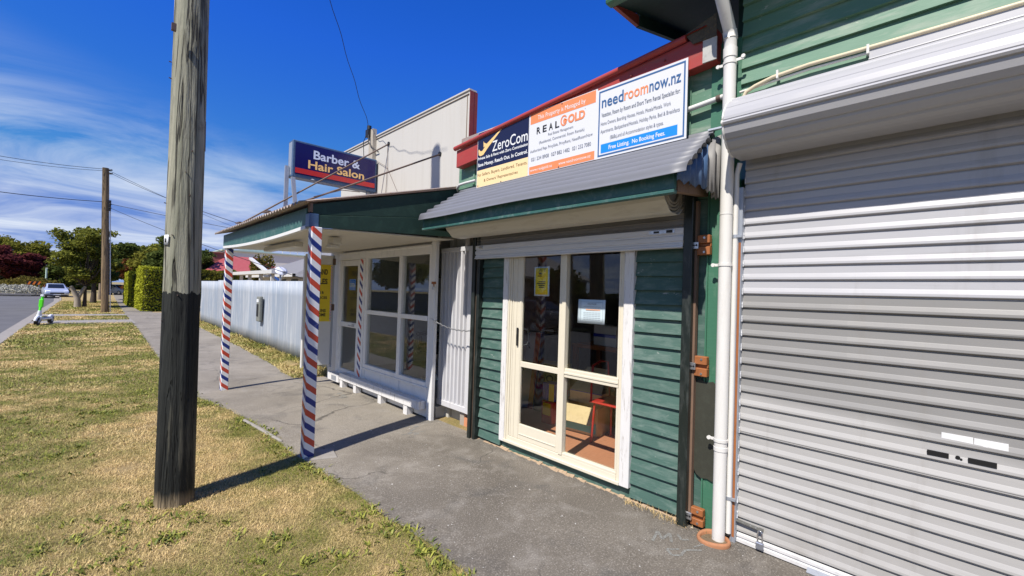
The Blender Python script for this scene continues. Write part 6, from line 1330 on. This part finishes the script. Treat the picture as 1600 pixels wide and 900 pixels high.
def grass():
    g = np.random.default_rng(5); pts = []
    for (x0, x1, y0, y1, dens, hh, ww) in ((-1.49, 1.75, .6, 3.2, 24000, .014, .0008), (-1.49, 1.75, 3.2, 5.6, 19000, .016, .0010), (-1.49, 1.75, 5.6, 9, 9500, .018, .0016), (-1.49, 1.6, 9, 15, 3600, .024, .003), (-1.49, 1.6, 15, 23.2, 950, .032, .007), (-1.49, 1.6, 24.5, 27.8, 600, .034, .009), (-1.49, 1.7, 29, 48, 330, .04, .013)):
        n = int((x1-x0)*(y1-y0)*dens); X = g.uniform(x0, x1, n); Y = g.uniform(y0, y1, n)
        for x, y in zip(X, Y):
            if x > edge_l(y)+.05*g.random()-.015: continue
            if y < 1.1+.0*x: continue
            if (x-.505)**2+(y-4.02)**2 < .0155: continue
            d = dryness(x, y); 
            bare = max(0, d-1.0)
            if g.random() < min(.93, bare*2.4): continue
            pts.append((x, y, hh, ww, d, 1))
    for (y0, y1, dens, hh, ww) in ((8.15, 12, 1500, .07, .004), (12, 23, 700, .08, .007)):
        n = int(.75*(y1-y0)*dens); Y = g.uniform(y0, y1, n); U = g.uniform(0, 1, n)
        for y, u in zip(Y, U):
            a, e = edge_r(y)-.03, 3.34+(y-9)*.009; x = a+(e-a)*u
            pts.append((x, y, hh*(.4+1.3*u*u), ww, .35+.55*noise.noise((x*2, y*1.2, 8)), 1))
    for k in range(420):                                     # long dry stalks lying on the turf
        y = 1.3+g.random()**1.5*7; x = g.uniform(-1.4, edge_l(y)-.06); pts.append((x, y, .035+.03*g.random(), .0011, 1.1, 3))
    # darker broadleaf weed rosettes and the lip of grass over the path edge
    for k in range(520):
        y = 1.5+g.random()**1.6*7; x = g.uniform(-1.4, edge_l(y)-.02)
        if k % 12 == 0: x = edge_l(y)-g.uniform(-.03, .10)
        if noise.noise((x*.75, y*.75, 4)) > .12: continue
        for q in range(22): 
            a = g.uniform(0, 6.28); r = abs(g.normal(0, .05)); pts.append((x+r*math.cos(a), y+r*math.sin(a), .026, .0058, -.5, 2))
    P = np.array(pts); n = len(P)
    ang = g.uniform(0, 2*np.pi, n); lean = g.uniform(.7, 2.4, n)*P[:, 2]; h = P[:, 2]*g.uniform(.45, 1.5, n); w = P[:, 3]*g.uniform(.7, 1.4, n)
    dx, dy = np.cos(ang), np.sin(ang); px, py = -dy*w, dx*w
    z0 = np.zeros(n)
    V = np.stack([np.stack([P[:, 0]-px, P[:, 1]-py, z0-.002], 1), np.stack([P[:, 0]+px, P[:, 1]+py, z0-.002], 1), np.stack([P[:, 0]+px*.8+dx*lean*.45, P[:, 1]+py*.8+dy*lean*.45, h*.65], 1), np.stack([P[:, 0]-px*.8+dx*lean*.45, P[:, 1]-py*.8+dy*lean*.45, h*.65], 1), np.stack([P[:, 0]+dx*lean, P[:, 1]+dy*lean, h*(1-.25*np.minimum(1, lean/P[:, 2]*.6))], 1)], 1).reshape(-1, 3)
    idx = np.arange(n)[:, None]*5; lp = np.concatenate([idx+0, idx+1, idx+2, idx+3, idx+3, idx+2, idx+4], 1).ravel().astype(np.int32)
    me = bpy.data.meshes.new('grass'); me.vertices.add(5*n); me.vertices.foreach_set('co', V.ravel().astype(np.float32)); me.loops.add(7*n); me.loops.foreach_set('vertex_index', lp)
    st = (np.arange(n)[:, None]*7+np.array([0, 4])).ravel().astype(np.int32); tt = np.tile([4, 3], n).astype(np.int32)
    me.polygons.add(2*n); me.polygons.foreach_set('loop_start', st); me.polygons.foreach_set('loop_total', tt); me.update(calc_edges=True)
    at = me.attributes.new('dry', 'FLOAT', 'POINT'); at.data.foreach_set('value', np.repeat(P[:, 4], 5).astype(np.float32))
    me.materials.append(grass_mat()); o = bpy.data.objects.new('grass', me); COL.objects.link(o); print('grass blades', n)
    return tag(o, 'patchy mown grass, half straw and half green, covering the verge', 'grass', kind='stuff')
grass()
